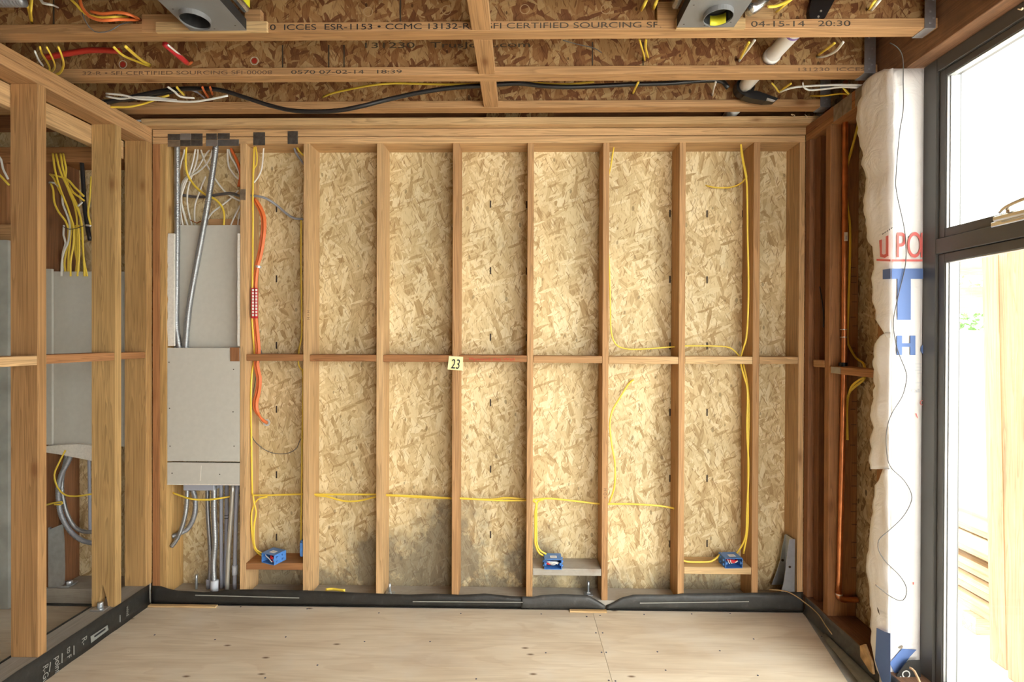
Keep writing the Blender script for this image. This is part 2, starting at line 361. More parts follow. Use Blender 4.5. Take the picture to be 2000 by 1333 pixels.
INK = plain('black_ink', (.012, .012, .014), .7); INKB = plain('faded_ink', (.06, .045, .03), .8); INKBR = plain('faded_brown_ink', (.14, .08, .045), .85); INKR = plain('red_crayon', (.50, .06, .03), .8)
INKW = plain('pale_ink', (.55, .55, .52), .6); INKG = plain('grey_ink', (.30, .30, .27), .6)
TRED = plain('wrap_red_print', (.72, .16, .14), .6); TBLUE = plain('wrap_blue_print', (.10, .175, .40), .6); TGREY = plain('wrap_grey_print', (.55, .58, .62), .6)
DRY = plain('drywall_paper', (.50, .485, .43), .8, 0, .05, .03, 40); DRYE = plain('drywall_edge', (.68, .64, .57), .9, 0, .3, .08, 90)
FRAME = plain('dark_bronze_aluminium', (.082, .079, .073), .42, .1); FRAMEL = plain('glazing_bead', (.36, .36, .34), .35, .4)
COPPER = plain('copper', (.62, .25, .11), .28, 1, .1, .18, 18); CHROME = plain('satin_nickel', (.66, .63, .57), .22, 1)
CONC = plain('concrete', (.33, .335, .30), .9, 0, .4, .2, 7); GROUND = plain('pale_ground', (.72, .70, .66), .9, 0, .3, .06, 6); STUCCO = plain('white_render', (.85, .85, .83), .9)
RINGW = plain('grommet', (.55, .56, .58), .5); YLAB = plain('yellow_label', (.80, .74, .03), .5); ALU = plain('aluminium_foil', (.55, .55, .54), .2, .9, .4, .1, 50)
PURP = plain('purple_primer', (.25, .16, .45), .5); CANG = plain('light_housing_grey', (.23, .232, .235), .42, .3, 0, .05, 12); CANB = plain('housing_black', (.012, .012, .012), .6)
LEAF = plain('hedge_leaf', (.10, .22, .035), .5, 0, 0, .4, 4)
def glass():
    m, nt, b = newmat('window_glass'); out = nt.nodes['Material Output']; nt.nodes.remove(b)
    g = N(nt, 'ShaderNodeBsdfGlossy', ins={'Roughness': .02}); t = N(nt, 'ShaderNodeBsdfTransparent', ins={'Color': (.95, .97, .96, 1)})
    lw = N(nt, 'ShaderNodeLayerWeight', ins={'Blend': .5}); mx = N(nt, 'ShaderNodeMixShader')
    nt.links.new(math_(nt, 'ADD', math_(nt, 'MULTIPLY', math_(nt, 'POWER', lw.outputs['Facing'], 5.0), .6), .03), mx.inputs[0]); nt.links.new(t.outputs[0], mx.inputs[1]); nt.links.new(g.outputs[0], mx.inputs[2]); nt.links.new(mx.outputs[0], out.inputs[0])
    return m
GLASS = glass()
def wrapmat():
    m, nt, b = newmat('housewrap_sheet'); b.inputs['Base Color'].default_value = (.82, .80, .77, 1); b.inputs['Roughness'].default_value = .55
    tc = N(nt, 'ShaderNodeTexCoord'); no = N(nt, 'ShaderNodeTexNoise', ins={'Scale': 11, 'Detail': 4, 'Distortion': 1.2}); nt.links.new(tc.outputs['Object'], no.inputs['Vector'])
    bp = N(nt, 'ShaderNodeBump', ins={'Strength': .6, 'Distance': .012}); nt.links.new(no.outputs[0], bp.inputs['Height']); nt.links.new(bp.outputs[0], b.inputs['Normal'])
    return m
WRAP = wrapmat()

# lumber tints
PINE = (.57, .37, .185); PINEL = (.62, .43, .22); FIR = (.465, .268, .125); FIRD = (.37, .175, .072); RED = (.31, .14, .062); GREYW = (.34, .31, .26); HONEY = (.50, .315, .125)
def vary(c, k=.06):
    f = 1+random.uniform(-k, k); g = 1+random.uniform(-k, k)*.5; return (c[0]*f, c[1]*f*g, c[2]*f*g)

# ================================================================== the setting
Y0 = 2.785; D = .14; YB = Y0+D                 # stud faces / sheathing of the back wall
XL, XR = X_(297.5, Y0), X_(1571, Y0)           # room faces of the left and right wall
SILLB, SILLL, SILLR = zr(-1.422), zr(-1.352), zr(-1.372)
P3B, P3T, P2T, NAILT = zr(1.064), zr(1.104), zr(1.146), zr(1.185)
LTH = .118                                     # thickness of the left partition
XLO = XL-LTH; XRO = XR+.14                     # outer faces

# ---- back wall
wb = structure(empty('wall_back', (0, Y0, 0)))
seams = [-3.35, X_(598, Y0), X_(1035, Y0), X_(1477, Y0), XRO]
for a, b_ in zip(seams[:-1], seams[1:]):
    box('sheathing_panel', a+.0015, b_-.0015, YB, YB+.012, -.05, zr(1.5), OSBL, wb, 0)
studs = [(297.5, 312, FIRD), (312.3, 326, HONEY), (468.5, 480.5, PINE), (592, 604.5, PINE), (735, 748, PINE), (883.3, 896, FIR), (1029.3, 1041.7, FIR),
         (1176.6, 1188.8, FIR), (1325.6, 1338, FIR), (1470.5, 1483.2, FIR), (1560, 1571, PINE)]
SX = []
for a, b_, t in studs:
    xa, xb = X_(a, Y0), X_(b_, Y0); SX.append((xa, xb))
    m = WZ
    box('stud', xa, xb, Y0, YB, SILLB, P3B, m, wb, .002, vary(t, .03))
sx = lambda i: SX[i]
def clear_plate(name, x0, x1, z0, z1, tint, mat=WX, y0=Y0, y1=YB): return box(name, x0, x1, y0, y1, z0, z1, mat, wb, .002, tint)
clear_plate('lower_top_plate', XL, X_(1571, Y0), P3B, P3T-.0035, vary(PINE))
clear_plate('upper_top_plate', XL, X_(1574, Y0), P3T, P2T-.003, vary(PINE))
box('ceiling_nailer', XL-.03, X_(1588, Y0), Y0-.045, Y0+.09, P2T, NAILT, WX, wb, .002, vary(PINE))
box('sill_plate', XL, XR, Y0, YB, .0, SILLB, WXD, wb, .002, GREYW)
# one row of blocks between the studs
blocks = [(2, 3, 692.5, 705.5, FIRD), (3, 4, 693.5, 706.5, FIRD), (4, 5, 694, 707.5, FIRD), (5, 6, 694.5, 708, FIRD), (6, 7, 696, 709.5, FIR), (7, 8, 697, 711.5, PINE), (8, 9, 697, 711.5, PINEL), (9, 10, 697.5, 711.5, PINE)]
for i, j, ya, yb_, t in blocks:
    cx = (sx(i)[1]+sx(j)[0])/2; px = VPX+cx/Y0*F
    z1, z0 = at(px, ya, Y0).z, at(px, yb_, Y0).z
    box('block', sx(i)[1]+.001, sx(j)[0]-.001, Y0+.001, YB-.003, z0, z1, WX, wb, .002, vary(t, .04))
# low shelf blocks that carry the boxes
shelves = [(2, 3, 1101, 1114, FIRD, WX), (6, 7, 1112, 1125.5, GREYW, WXD), (8, 9, 1109, 1122.5, PINEL, WX)]
SHZ = []
for i, j, ya, yb_, t, m in shelves:
    cx = (sx(i)[1]+sx(j)[0])/2; px = VPX+cx/Y0*F
    z1, z0 = at(px, ya, Y0).z, at(px, yb_, Y0).z; SHZ.append(z1)
    box('shelf_block', sx(i)[1]+.001, sx(j)[0]-.001, Y0+.001, YB-.003, z0, z1, m, wb, .002, t)
# back wall beyond the left partition
box('closet_stud', X_(78, Y0), X_(113, Y0), Y0+.0, YB, SILLB, zr(.97), WZB, wb, .002, RED)
box('closet_stud', X_(-60, Y0), X_(6, Y0), Y0+.02, YB, zr(.55), zr(.97), WZ, wb, .002, FIRD)
box('closet_top_plate', -3.35, XLO-.002, Y0, YB, zr(.967), zr(1.05), WX, wb, .002, FIRD)
box('closet_sill_plate', -3.35, XLO-.002, Y0-.02, YB, 0, zr(-1.385), WXD, wb, .002, GREYW)
box('closet_block', X_(-40, Y0), X_(70, Y0), Y0-.01, YB, zr(.52), zr(.62), WX, wb, .002, FIR)
# printed slots on the sheathing
for cx, ys in ((540, (400+8, 545, 675, 800, 928, 1050)), (958, (399, 529, 659, 787, 917, 1045)), (1028.3, (400, 530, 660, 787, 917, 1045)), (1308.5, (417, 546, 676, 806, 935, 1063)),
               (1381, (418, 547, 676, 806, 935, 1062)), (1450.5, (418, 547, 676, 806, 935, 1062))):
    for cy in ys:
        p = at(cx, cy, YB-.0005); box('slot_mark', p.x-.0042, p.x+.0042, YB-.0012, YB+.001, p.z-.020, p.z+.020, SEAM, wb, 0)

# ---- left partition
wl = structure(empty('wall_left', (XL, 2.1, 0)))
YL1, YL2 = YX(74, XL), YX(224.5, XL)
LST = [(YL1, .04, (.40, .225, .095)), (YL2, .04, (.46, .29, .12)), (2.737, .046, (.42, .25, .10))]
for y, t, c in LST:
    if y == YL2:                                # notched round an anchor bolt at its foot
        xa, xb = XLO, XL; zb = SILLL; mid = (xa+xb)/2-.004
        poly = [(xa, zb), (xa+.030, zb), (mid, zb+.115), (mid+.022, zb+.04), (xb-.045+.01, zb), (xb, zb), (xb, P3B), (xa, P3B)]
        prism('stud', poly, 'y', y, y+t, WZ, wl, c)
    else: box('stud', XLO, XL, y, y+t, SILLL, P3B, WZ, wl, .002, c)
box('stud', XLO, XL, 1.72, 1.76, SILLL, P3B, WZ, wl, .002, FIR)
box('lower_top_plate', XLO, XL, .4, Y0-.002, P3B, P3T-.001, WY, wl, .002, FIR)
box('upper_top_plate', XLO, XL, .4, Y0-.002, P3T, P2T, WY, wl, .002, FIR)
box('ledger', XLO-.04, XLO-.002, .4, Y0-.05, zr(.965), zr(1.06), WY, wl, .002, PINE)
box('sill_plate', XLO, XL-.004, .4, Y0-.002, SILLL-.04, SILLL, WYD, wl, .002, GREYW)
box('sill_plate', XLO, XL-.004, .4, Y0-.002, 0, SILLL-.041, WYD, wl, .002, GREYW)
for ya, yb_, z1, z0, c in ((1.76, YL1, -.078, -.118, PINE), (YL1+.04, YL2, -.076, -.115, FIRD), (YL2+.04, 2.737, -.078, -.112, FIRD)):
    box('block', XL-.089, XL-.001, ya+.001, yb_-.001, zr(z0), zr(z1), WY, wl, .002, c)
cw = structure(box('wall_closet', -3.42, X_(15, 2.70), 2.70, 2.78, 0, zr(.52), CONC, None, 0))
cw2 = structure(box('wall_far_left', -3.6, -3.42, -1.6, 3.0, -.1, zr(1.5), CONC, None, 0))

# ---- right wall
wr = structure(empty('wall_right', (XR, 2.4, 0)))
YJ = YX(1741, XR)       # depth of the window jamb
R2a = YX(1620, XR); R2b = R2a+.04
box('corner_stud', XR, XRO, 2.744, Y0-.001, SILLR, P3B, WZB, wr, .002, RED)
box('corner_stud', XR+.03, XRO, 2.70, 2.742, SILLR, P3B, WZB, wr, .002, RED)
box('stud', XR, XRO, R2a, R2b, SILLR, P3B, WZB, wr, .002, (.40, .19, .075))
box('jamb_stud', XR, XRO-.012, YJ+.006, YJ+.044, SILLR, P3B, WZ, wr, .002, FIRD)
box('jamb_stud', XR, XRO-.012, YJ+.045, YJ+.083, SILLR, P3B, WZ, wr, .002, FIRD)
box('sheathing_panel', XRO, XRO+.012, YJ+.05, Y0+.15, 0, zr(1.5), OSBR, wr, 0)
box('lower_top_plate', XR, XRO, YJ+.09, Y0-.002, P3B, P3T-.002, WY, wr, .002, FIRD)
box('upper_top_plate', XR, XRO, YJ+.09, Y0-.002, P3T, P2T, WY, wr, .002, RED)
box('sill_plate', XR, XRO, YJ-.3, Y0-.002, 0, SILLR, WYB, wr, .002, (.26, .13, .07))
box('block', XR, XR+.089, YJ+.084, R2a-.001, zr(-.165), zr(-.130), WY, wr, .002, FIRD)
box('block', XR, XR+.089, R2b+.001, 2.70, zr(-.14), zr(-.105), WY, wr, .002, FIR)

nm = None                                       # nail tips that missed the stud
for yy in (523, 540, 552, 575, 590, 620, 637, 680, 690, 785, 800, 830, 870, 905, 930, 950, 985, 1000, 1025, 1060, 1090, 1110):
    p = at(1667+random.uniform(-2, 3), yy, R2a-.006)
    if nm is None: o = box('nail', p.x-.012, p.x+.012, p.y-.0012, p.y+.0012, p.z-.0012, p.z+.0012, SEAM, wr, 0); nm = o.data
    else: link(bpy.data.objects.new('nail', nm), p, None, wr)

# ---- unseen wall behind the camera, added to limit and shape light from the rear
wrr = structure(empty('wall_rear_light_block', (0, -1.5, 0)))
box('light_block_panel', -3.42, .50, -1.6, -1.5, 0, zr(1.5), OSBJ, wrr, 0)  # dark board, so the added wall bounces little light to the left
box('light_block_panel', 1.50, XRO, -1.6, -1.5, 0, zr(1.5), OSBJ, wrr, 0)
box('light_block_header', .50, 1.50, -1.6, -1.5, zr(1.1), zr(1.5), OSBJ, wrr, 0)

# ---- floor
fl = structure(empty('floor', (0, 1, 0)))
def quad_slab(name, pts, z0, z1, mat, parent): return prism(name, pts, 'z', z0, z1, mat, parent)
sa, sb = atZ(1157, 1194, -HC), atZ(1196, 1333, -HC); sdir = (sb.x-sa.x)/(sb.y-sa.y)
sxx = lambda y: sa.x+(y-sa.y)*sdir
ra, rb = atZ(1565, 1193, -HC), atZ(1676, 1333, -HC); rdir = (rb.x-ra.x)/(rb.y-ra.y)
rxx = lambda y: ra.x+(y-ra.y)*rdir
ba, bb = atZ(300, 1172, -HC), atZ(1200, 1193.5, -HC)
yb0 = Y0-.022
pl1 = quad_slab('plywood_sheet', [(XL+.004, -1.5), (sxx(-1.5)-.0008, -1.5), (sxx(yb0)-.0008, yb0), (XL+.004, yb0-.0)], -.02, 0, PLY, fl)
pl2 = quad_slab('plywood_sheet', [(sxx(-1.5)+.0008, -1.5), (XR-.25, -1.5), (XR-.25, 1.6), (rxx(yb0), yb0), (sxx(yb0)+.0008, yb0)], -.02, 0, PLY, fl)
quad_slab('subfloor_slab', [(-3.6, -1.6), (XR+.2, -1.6), (XR+.2, 3.0), (-3.6, 3.0)], -.12, -.021, CONC, fl)
quad_slab('closet_plywood', [(-3.4, .4), (XLO-.03, .4), (XLO-.03, Y0-.04), (-3.4, Y0-.04)], -.02, -.004, PLY, fl)
# screws
sc_me = None
for px, py in ((298+59, 1182), (470, 1186), (600, 1190), (740, 1198), (900, 1199), (1057, 1200), (1146, 1205), (1172, 1203), (1258, 1201), (1351, 1200), (1164, 1237), (1177, 1237), (1066, 1276), (1175, 1275), (1184, 1275), (1284, 1274), (840, 1279-25),
               (302, 1241), (558, 1245), (518, 1325), (700+230, 1327), (1189, 1330), (1202, 1331), (228, 1230), (1426, 1199), (1472, 1249), (1406, 1272), (1605, 1244), (420, 1250), (620, 1300), (712, 1254), (1300, 1310), (1480, 1320)):
    p = atZ(px, py, -HC); r = .0042
    vs = [(r*math.cos(k*math.pi/4), r*math.sin(k*math.pi/4), 0) for k in range(8)]+[(r*math.cos(k*math.pi/4), r*math.sin(k*math.pi/4), .0008) for k in range(8)]
    o = bpy.data.objects.new('screw_head', sc_me) if sc_me else None
    if o is None:
        o = meshobj('screw_head', vs, [tuple(range(8)), tuple(range(8, 16))]+[(k, (k+1) % 8, 8+(k+1) % 8, 8+k) for k in range(8)], plain('screw_steel', (.07, .08, .13), .4, .5), fl, loc=(p.x, p.y, 0)); sc_me = o.data
    else: link(o, (p.x, p.y, 0), None, fl)

# ---- ceiling: wooden I-joists under a subfloor
ce = structure(empty('ceiling', (0, 1, NAILT)))
XBEAM = X_(1766, YJ)
JY = [(1.972, .060), (2.300, .061), (2.629, .062)]
FT = .037; JD = .302
JO = []
for k, (y, wd) in enumerate(JY+[(1.645, .06), (1.318, .06), (.99, .06), (.66, .06), (.33, .06)]):
    yc = y+wd/2; x0 = -3.4; x1 = XBEAM-.004
    tint = (PINEL, FIR, PINE)[k] if k < 3 else PINE
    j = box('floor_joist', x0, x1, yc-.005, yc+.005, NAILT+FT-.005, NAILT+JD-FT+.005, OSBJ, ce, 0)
    box('bottom_flange', x0, x1, y, y+wd, NAILT, NAILT+FT, WX, j, .0015, (FIR, FIR, FIR)[k] if k < 3 else FIR)
    box('top_flange', x0, x1, y, y+wd, NAILT+JD-FT, NAILT+JD, WX, j, .0015, FIR)
    JO.append(j)
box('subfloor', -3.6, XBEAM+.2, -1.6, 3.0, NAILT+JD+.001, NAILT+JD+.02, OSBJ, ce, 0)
# flat blocking strips between the joists
for ya, yb_ in ((2.035, 2.299), (2.363, 2.628), (1.708, 1.971)):
    box('strip_block', -.156-.037, -.156+.037, ya, yb_, NAILT+.001, NAILT+.038, WY, ce, .002, FIR)
# short blocking above the nailer
box('rim_block', X_(947, 2.83), X_(1080, 2.83), 2.83, 2.87, NAILT+.001, NAILT+.2, OSBJ, ce, 0)
box('rim_joist', -3.4, XBEAM, 2.885, 2.92, NAILT+.001, NAILT+JD, WX, ce, 0, RED)
for pxa, pxb, ya, yb_, Yp, t in ((479, 510, 19, 64, 1.975, FIR), (278, 372, 28, 66, 1.975, FIR), (1283, 1322, 4, 54, 1.975, FIR), (1455, 1510, 14, 48, 1.99, PINE)):
    p, q = at(pxa, yb_, Yp), at(pxb, ya, Yp)
    box('cleat', p.x, q.x, Yp-.004 if Yp < 1.98 else Yp-.0, Yp+.022, max(p.z, NAILT+.002), q.z, WX, ce, .001, t)
for pxa, pxb in ((303, 520), (1318, 1453)):
    box('nailing_strip', X_(pxa, 1.955), X_(pxb, 1.955), 1.957, 1.970, NAILT-.006, NAILT+.034, WX, ce, .001, PINEL)
# header beam over the window
hb = structure(box('trim_header_beam', XBEAM, XBEAM+.09, -1.5, YJ+.3, zr(1.119), NAILT+JD, WYB, None, .002, (.34, .17, .085)))
# joist hangers
def hanger(y, wd, label, xo=0, hgt=.27):
    e = tag(empty('joist_hanger', (XBEAM, y, NAILT)), label, 'hanger', 'joist hangers on the header beam')
    a, b_ = XBEAM-.055-xo, XBEAM-.002
    box('side_strap', a+.0, b_-.012, y-.0025, y-.0005, NAILT-.002, NAILT+hgt, GALV, e, 0)
    box('side_strap', a+.0, b_-.012, y+wd+.0005, y+wd+.0025, NAILT-.002, NAILT+hgt, GALV, e, 0)
    box('seat', a, b_-.012, y-.0025, y+wd+.0025, NAILT-.0035, NAILT-.001, LIGHTSTEEL, e, 0)
    for k, zz in enumerate((.012, .03, .055, .1, .15)):
        box('nail_head', a+.016+.012*(k % 2), a+.023+.012*(k % 2), y-.005, y-.0025, NAILT+zz, NAILT+zz+.007, LIGHTSTEEL, e, .001)
hanger(*JY[0], 'galvanised joist hanger at the top right, on the joist nearest the camera')
hanger(*JY[1], 'galvanised joist hanger just above the top corner of the white housewrap', .008)
hanger(*JY[2], 'dark joist hanger in the corner behind the copper pipe top', .01)

# printing on the joists
def jtext(j, body, px, py_, y, h, mat, w_=None):
    p = at(px, py_, y); z = NAILT+.0075
    text('printed_lettering', body, h, (p.x, y-.0006, z), mat, JO[j], goal=(at(w_, py_, y)-p).x)
jtext(0, '230  ICCES  ESR-1153 • CCMC 13132-R', 502, 55, JY[0][0], .031, INK, 917)
jtext(0, 'SFI CERTIFIED SOURCING SFI-', 950, 47, JY[0][0], .031, INKB, 1300)
jtext(0, '04-15-14   20:30', 1466, 48, JY[0][0], .031, INKB, 1660)
jtext(1, '32-R • SFI CERTIFIED SOURCING SFI-00008', 160, 150, JY[1][0], .024, INKBR, 530)
jtext(1, '0570 07-02-14   18:39', 568, 140, JY[1][0], .024, INKB, 784)
jtext(1, '131230  ICCES', 1555, 142, JY[1][0], .022, INKBR, 1685)
def webtext(j, body, px, py_, h, mat, goalpx, y):
    p = at(px, py_, y)
    text('printed_lettering', body, h, (p.x, y-.0006, p.z), mat, JO[j], goal=(at(goalpx, py_, y)-p).x)
YW1 = JY[1][0]+.0305-.005
webtext(1, '131230   TrusJoist.com', 706, 94, .035, INKB, 1028, YW1)
YW0 = JY[0][0]+.030-.005
# web stiffener lines: vertical rows of dark print on the webs
for j, yw, lst in ((0, YW0, ((782, 0, 42), (105, 0, 60))), (1, YW1, ((552, 88, 132), (1157, 82, 128), (1256, 82, 128), (672, 88, 132), (642, 88, 132)))):
    for px, ya, yb_ in lst:
        a, b_ = at(px, yb_, yw), at(px, ya, yw)
        box('print_line', a.x-.003, a.x+.003, yw-.0008, yw+.001, max(a.z, NAILT+FT+.002), b_.z, INKB, JO[j], 0)
# knock-outs in the webs
for j, yw, lst in ((0, YW0, ((719, 23), (872, 20), (1025, 18), (1183, 18))), (1, YW1, ((240, 130-4), (497, 119)))):
    for px, py in lst:
        p = at(px, py, yw); ring('knockout_ring', (p.x, yw, p.z), (0, -1, 0), .0165, .019, .0006, DRYE if j else plain('pale_cut', (.5, .34, .18), .8), JO[j])
        if j: 
            o = ring('knockout_hole', (p.x, yw, p.z), (0, -1, 0), .0001, .012, .0007, REDJ, JO[j])
# ================================================================== window in the right wall
XF = X_(1800, YJ)                                   # room face of the outer frame
YFI = YX(1826, XF)                      # inner edge of the frame's jamb
YEND = -1.38                                  # window runs on behind the camera
ZT, ZB = zr(1.119), .012
win = structure(empty('window_1', (XF, 1.0, 0)))
box('frame_jamb', XF, XF+.10, YFI, YJ-.001, ZB, ZT-.001, FRAME, win, .002)
box('frame_head', XF, XF+.10, YEND, YFI-.0005, zr(1.066), ZT-.001, FRAME, win, .002)
box('frame_sill', XF, XF+.10, YEND, YFI-.0005, ZB, .07, FRAME, win, .002)
box('frame_rail', XF, XF+.10, YEND, YFI-.0005, zr(.342), zr(.402), FRAME, win, .002)
box('frame_jamb', XF, XF+.10, YEND-.08, YEND-.001, ZB, ZT-.001, FRAME, win, .002)
XS = XF+.010; SW = .022
def sash(z0, z1, y0, y1, zt, zb):
    s = empty('sash', (XS, (y0+y1)/2, z0), None, win)
    box('sash_stile', XS, XS+.055, y1-.030, y1-.0008, z0+.001, z1-.001, FRAME, s, .0015)
    box('sash_stile', XS, XS+.055, y0, y0+.029, z0+.001, z1-.001, FRAME, s, .0015)
    box('sash_rail', XS, XS+.055, y0+.0295, y1-.0305, z1-zt, z1-.001, FRAME, s, .0015)
    box('sash_rail', XS, XS+.055, y0+.0295, y1-.0305, z0+.001, z0+zb, FRAME, s, .0015)
    box('glazing_bead', XS+.004, XS+.012, y1-.0345, y1-.0308, z0+zb, z1-zt, FRAMEL, s, 0)
    box('glazing_bead', XS+.016, XS+.050, y1-.037, y1-.0308, z0+zb, z1-zt, SPACER, s, 0)
    box('glazing_bead', XS+.004, XS+.030, y0+.03, y1-.038, z1-zt-.004, z1-zt-.0005, FRAMEL, s, 0)
    box('pane', XS+.030, XS+.034, y0+.03, y1-.0375, z0+zb-.006, z1-zt+.006, GLASS, s, 0)
SPACER = plain('spacer_white', (.62, .64, .66), .35)
# the two leaves beside the camera and their neighbours
MUL = .35
box('frame_mullion', XF, XF+.10, MUL-.03, MUL+.03, .071, zr(.341), FRAME, win, .002)
box('frame_mullion', XF, XF+.10, MUL-.03, MUL+.03, zr(.403), zr(1.065), FRAME, win, .002)
for ya, yb_ in ((MUL+.031, YFI-.001), (YEND+.001, MUL-.031)):
    sash(zr(.403), zr(1.065), ya, yb_, .028, .036)
    sash(.072, zr(.341), ya, yb_, .034, .05)
# operator handle on the rail
hd = empty('operator_handle', (XF-.01, 1.77, zr(.41)), None, win)
zA = zr(.400)
box('handle_plate', XF-.010, XF-.0005, 1.69-.1, 1.822, zA-.006, zA+.012, CHROME, hd, .003)
box('handle_arm', XF-.034, XF-.011, 1.60, 1.790, zA+.006, zA+.026, CHROME, hd, .005)
tube('handle_grip', [(XF-.020, 1.60, zA+.060), (XF-.028, 1.68, zA+.058), (XF-.030, 1.74, zA+.047), (XF-.026, 1.765, zA+.036)], .0105, CHROME, hd, 10, .008, .6)
tube('handle_pivot', [(XF-.022, 1.738, zA+.02), (XF-.022, 1.742, zA+.044)], .008, CHROME, hd, 10)

# ================================================================== housewrap over the window jamb
YW = YJ-.0015; XWF = XR-.004
hw = tag(empty('housewrap', (XR, YJ, .1)), 'torn white housewrap sheet with red and blue print folded round the window jamb', 'housewrap')
def wob(p, k=.004, s=9): return k*mnoise.noise(Vector((p.x*s, p.y*s, p.z*s*.7)))
rows = []
for i in range(60):
    py = 134+(1333+30-134)*i/59; row = []
    for j in range(8):
        p = at(1770, py, YW); p.x = XR-.001+(XF+.004-XR+.001)*j/7; p.y -= max(0, wob(p, .004, 6))*(j > 0)*(j < 7); p.z = min(p.z, zr(1.1185)); p.z = max(p.z, .004)
        row.append(p)
    rows.append(row)
sheet('jamb_sheet', rows, WRAP, hw)
def flap(edge, y0, y1, n):
    rows = []
    for i in range(n):
        py = y0+(y1-y0)*i/(n-1)
        for (pa, xa), (pb, xb) in zip(edge[:-1], edge[1:]):
            if pa <= py <= pb: lx = xa+(xb-xa)*(py-pa)/max(pb-pa, 1e-6); break
        lx += 5*mnoise.noise(Vector((py*.045, 7, 1)))+3*mnoise.noise(Vector((py*.21, 3, 2)))
        row = []
        for j in range(9):
            t = j/8; px = lx+(1740.3-lx)*t
            q = atX(px, py, XWF); bulge = (1-t)*t*4
            q.x -= (.004*bulge*(1+1.5*mnoise.noise(Vector((q.y*18, q.z*5, 1))))+(1-t)*.008*(1+1.5*mnoise.noise(Vector((q.z*9, 5, 2))))+.003*mnoise.noise(Vector((q.y*30, q.z*12, 8))))
            if j == 8: q.x, q.y = XR-.001, YW
            q.z = max(q.z, .004); row.append(q)
        rows.append(row)
    sheet('torn_flap', rows, WRAP, hw)
flap([(135, 1728), (150, 1700), (163, 1684), (190, 1683), (215, 1680), (262, 1677), (300, 1690), (400, 1693), (473, 1697), (474, 1707), (500, 1710), (580, 1707), (620, 1712), (661, 1735)], 135, 660, 60)
flap([(648, 1736), (660, 1716), (730, 1708), (770, 1710), (860, 1702), (914, 1706), (918, 1708)], 649, 917, 34)
flap([(916, 1734), (950, 1712), (1040, 1702), (1105, 1697), (1125, 1698), (1200, 1704), (1232, 1703), (1280, 1710), (1380, 1728)], 917, 1372, 44)
# print on the wrap
YT = YW-.0065
def jpoly(name, pts, mat): prism(name, [(at(x, y, YT).x, at(x, y, YT).z) for x, y in pts], 'y', YT, YT+.0006, mat, hw)
def fpoly(name, pts, mat, X=XWF-.016): prism(name, [(atX(x, y, X).y, atX(x, y, X).z) for x, y in pts], 'x', X, X+.0006, mat, hw)
def rectp(x0, y0, x1, y1): return [(x0, y0), (x1, y0), (x1, y1), (x0, y1)]
p = at(1749, 503, YT); text('red_lettering', 'P', .150, p, TRED, hw, sx=.55)
p = at(1771, 503, YT); text('red_lettering', 'O', .150, p, TRED, hw, sx=.52)
jpoly('red_lettering', rectp(1799, 455, 1802, 503), TRED); jpoly('red_underline', rectp(1742, 507, 1802, 511), TRED)
fpoly('red_lettering', [(1717, 470), (1722, 468), (1722, 496), (1726, 498), (1730, 496), (1730, 462), (1735, 460), (1735, 500), (1728, 504), (1719, 502)], TRED); fpoly('red_underline', [(1712, 506), (1739, 507), (1739, 511), (1712, 510)], TRED)
jpoly('blue_lettering', rectp(1742, 525, 1803, 545), TBLUE); jpoly('blue_lettering', rectp(1753, 545, 1779, 625), TBLUE)
fpoly('blue_lettering', [(1724, 527), (1739, 525), (1739, 545), (1724, 546)], TBLUE)
for r in (rectp(1752, 656, 1762, 694), rectp(1778, 656, 1788, 694), rectp(1762, 671, 1778, 678)): jpoly('blue_lettering', r, TBLUE)
p = at(1796.5, 694, YT); text('blue_lettering', 'o', .105, p, TBLUE, hw)
p = at(1780, 767, YT); text('grey_lettering', 'Call', .022, p, TGREY, hw)
for yy, xa in ((711, 1787), (717, 1790), (723, 1787), (729, 1792), (748, 1788)): jpoly('grey_lettering', rectp(xa, yy, 1801, yy+.8), TGREY)
p = at(1796, 792, YT); text('red_lettering', 'O', .03, p, TRED, hw)
jpoly('red_mark', [(1788, 808), (1790, 808), (1793, 818), (1791, 816)], TRED); jpoly('red_mark', rectp(1783, 1138, 1785, 1142.5), TRED)
fpoly('blue_lettering', [(1712, 1227), (1728, 1235), (1739, 1238), (1739, 1340), (1722, 1332), (1709, 1290)], TBLUE)
jpoly('blue_lettering', [(1738, 1296), (1748, 1284), (1762, 1268), (1790, 1270), (1777, 1284), (1763, 1304), (1748, 1318)], TBLUE)
for a, b_ in (((1723, 458), (1740, 447)), ((1773, 464), (1785, 456))):
    for k in range(5):
        t = k/4; x = a[0]+(b_[0]-a[0])*t; y = a[1]+(b_[1]-a[1])*t
        if x < 1741: fpoly('pen_mark', [(x, y), (x+2.2, y-3), (x+2.8, y-2), (x+.6, y+1)], INK)
        else: jpoly('pen_mark', [(x, y), (x+2.2, y-3), (x+2.8, y-2), (x+.6, y+1)], INK)
jpoly('tear', [(1754, 1267), (1762, 1261), (1764, 1264), (1761, 1268)], BROWNSTEEL); fpoly('tear', [(1713, 1187), (1716, 1192), (1718, 1202), (1714, 1194)], SEAM)
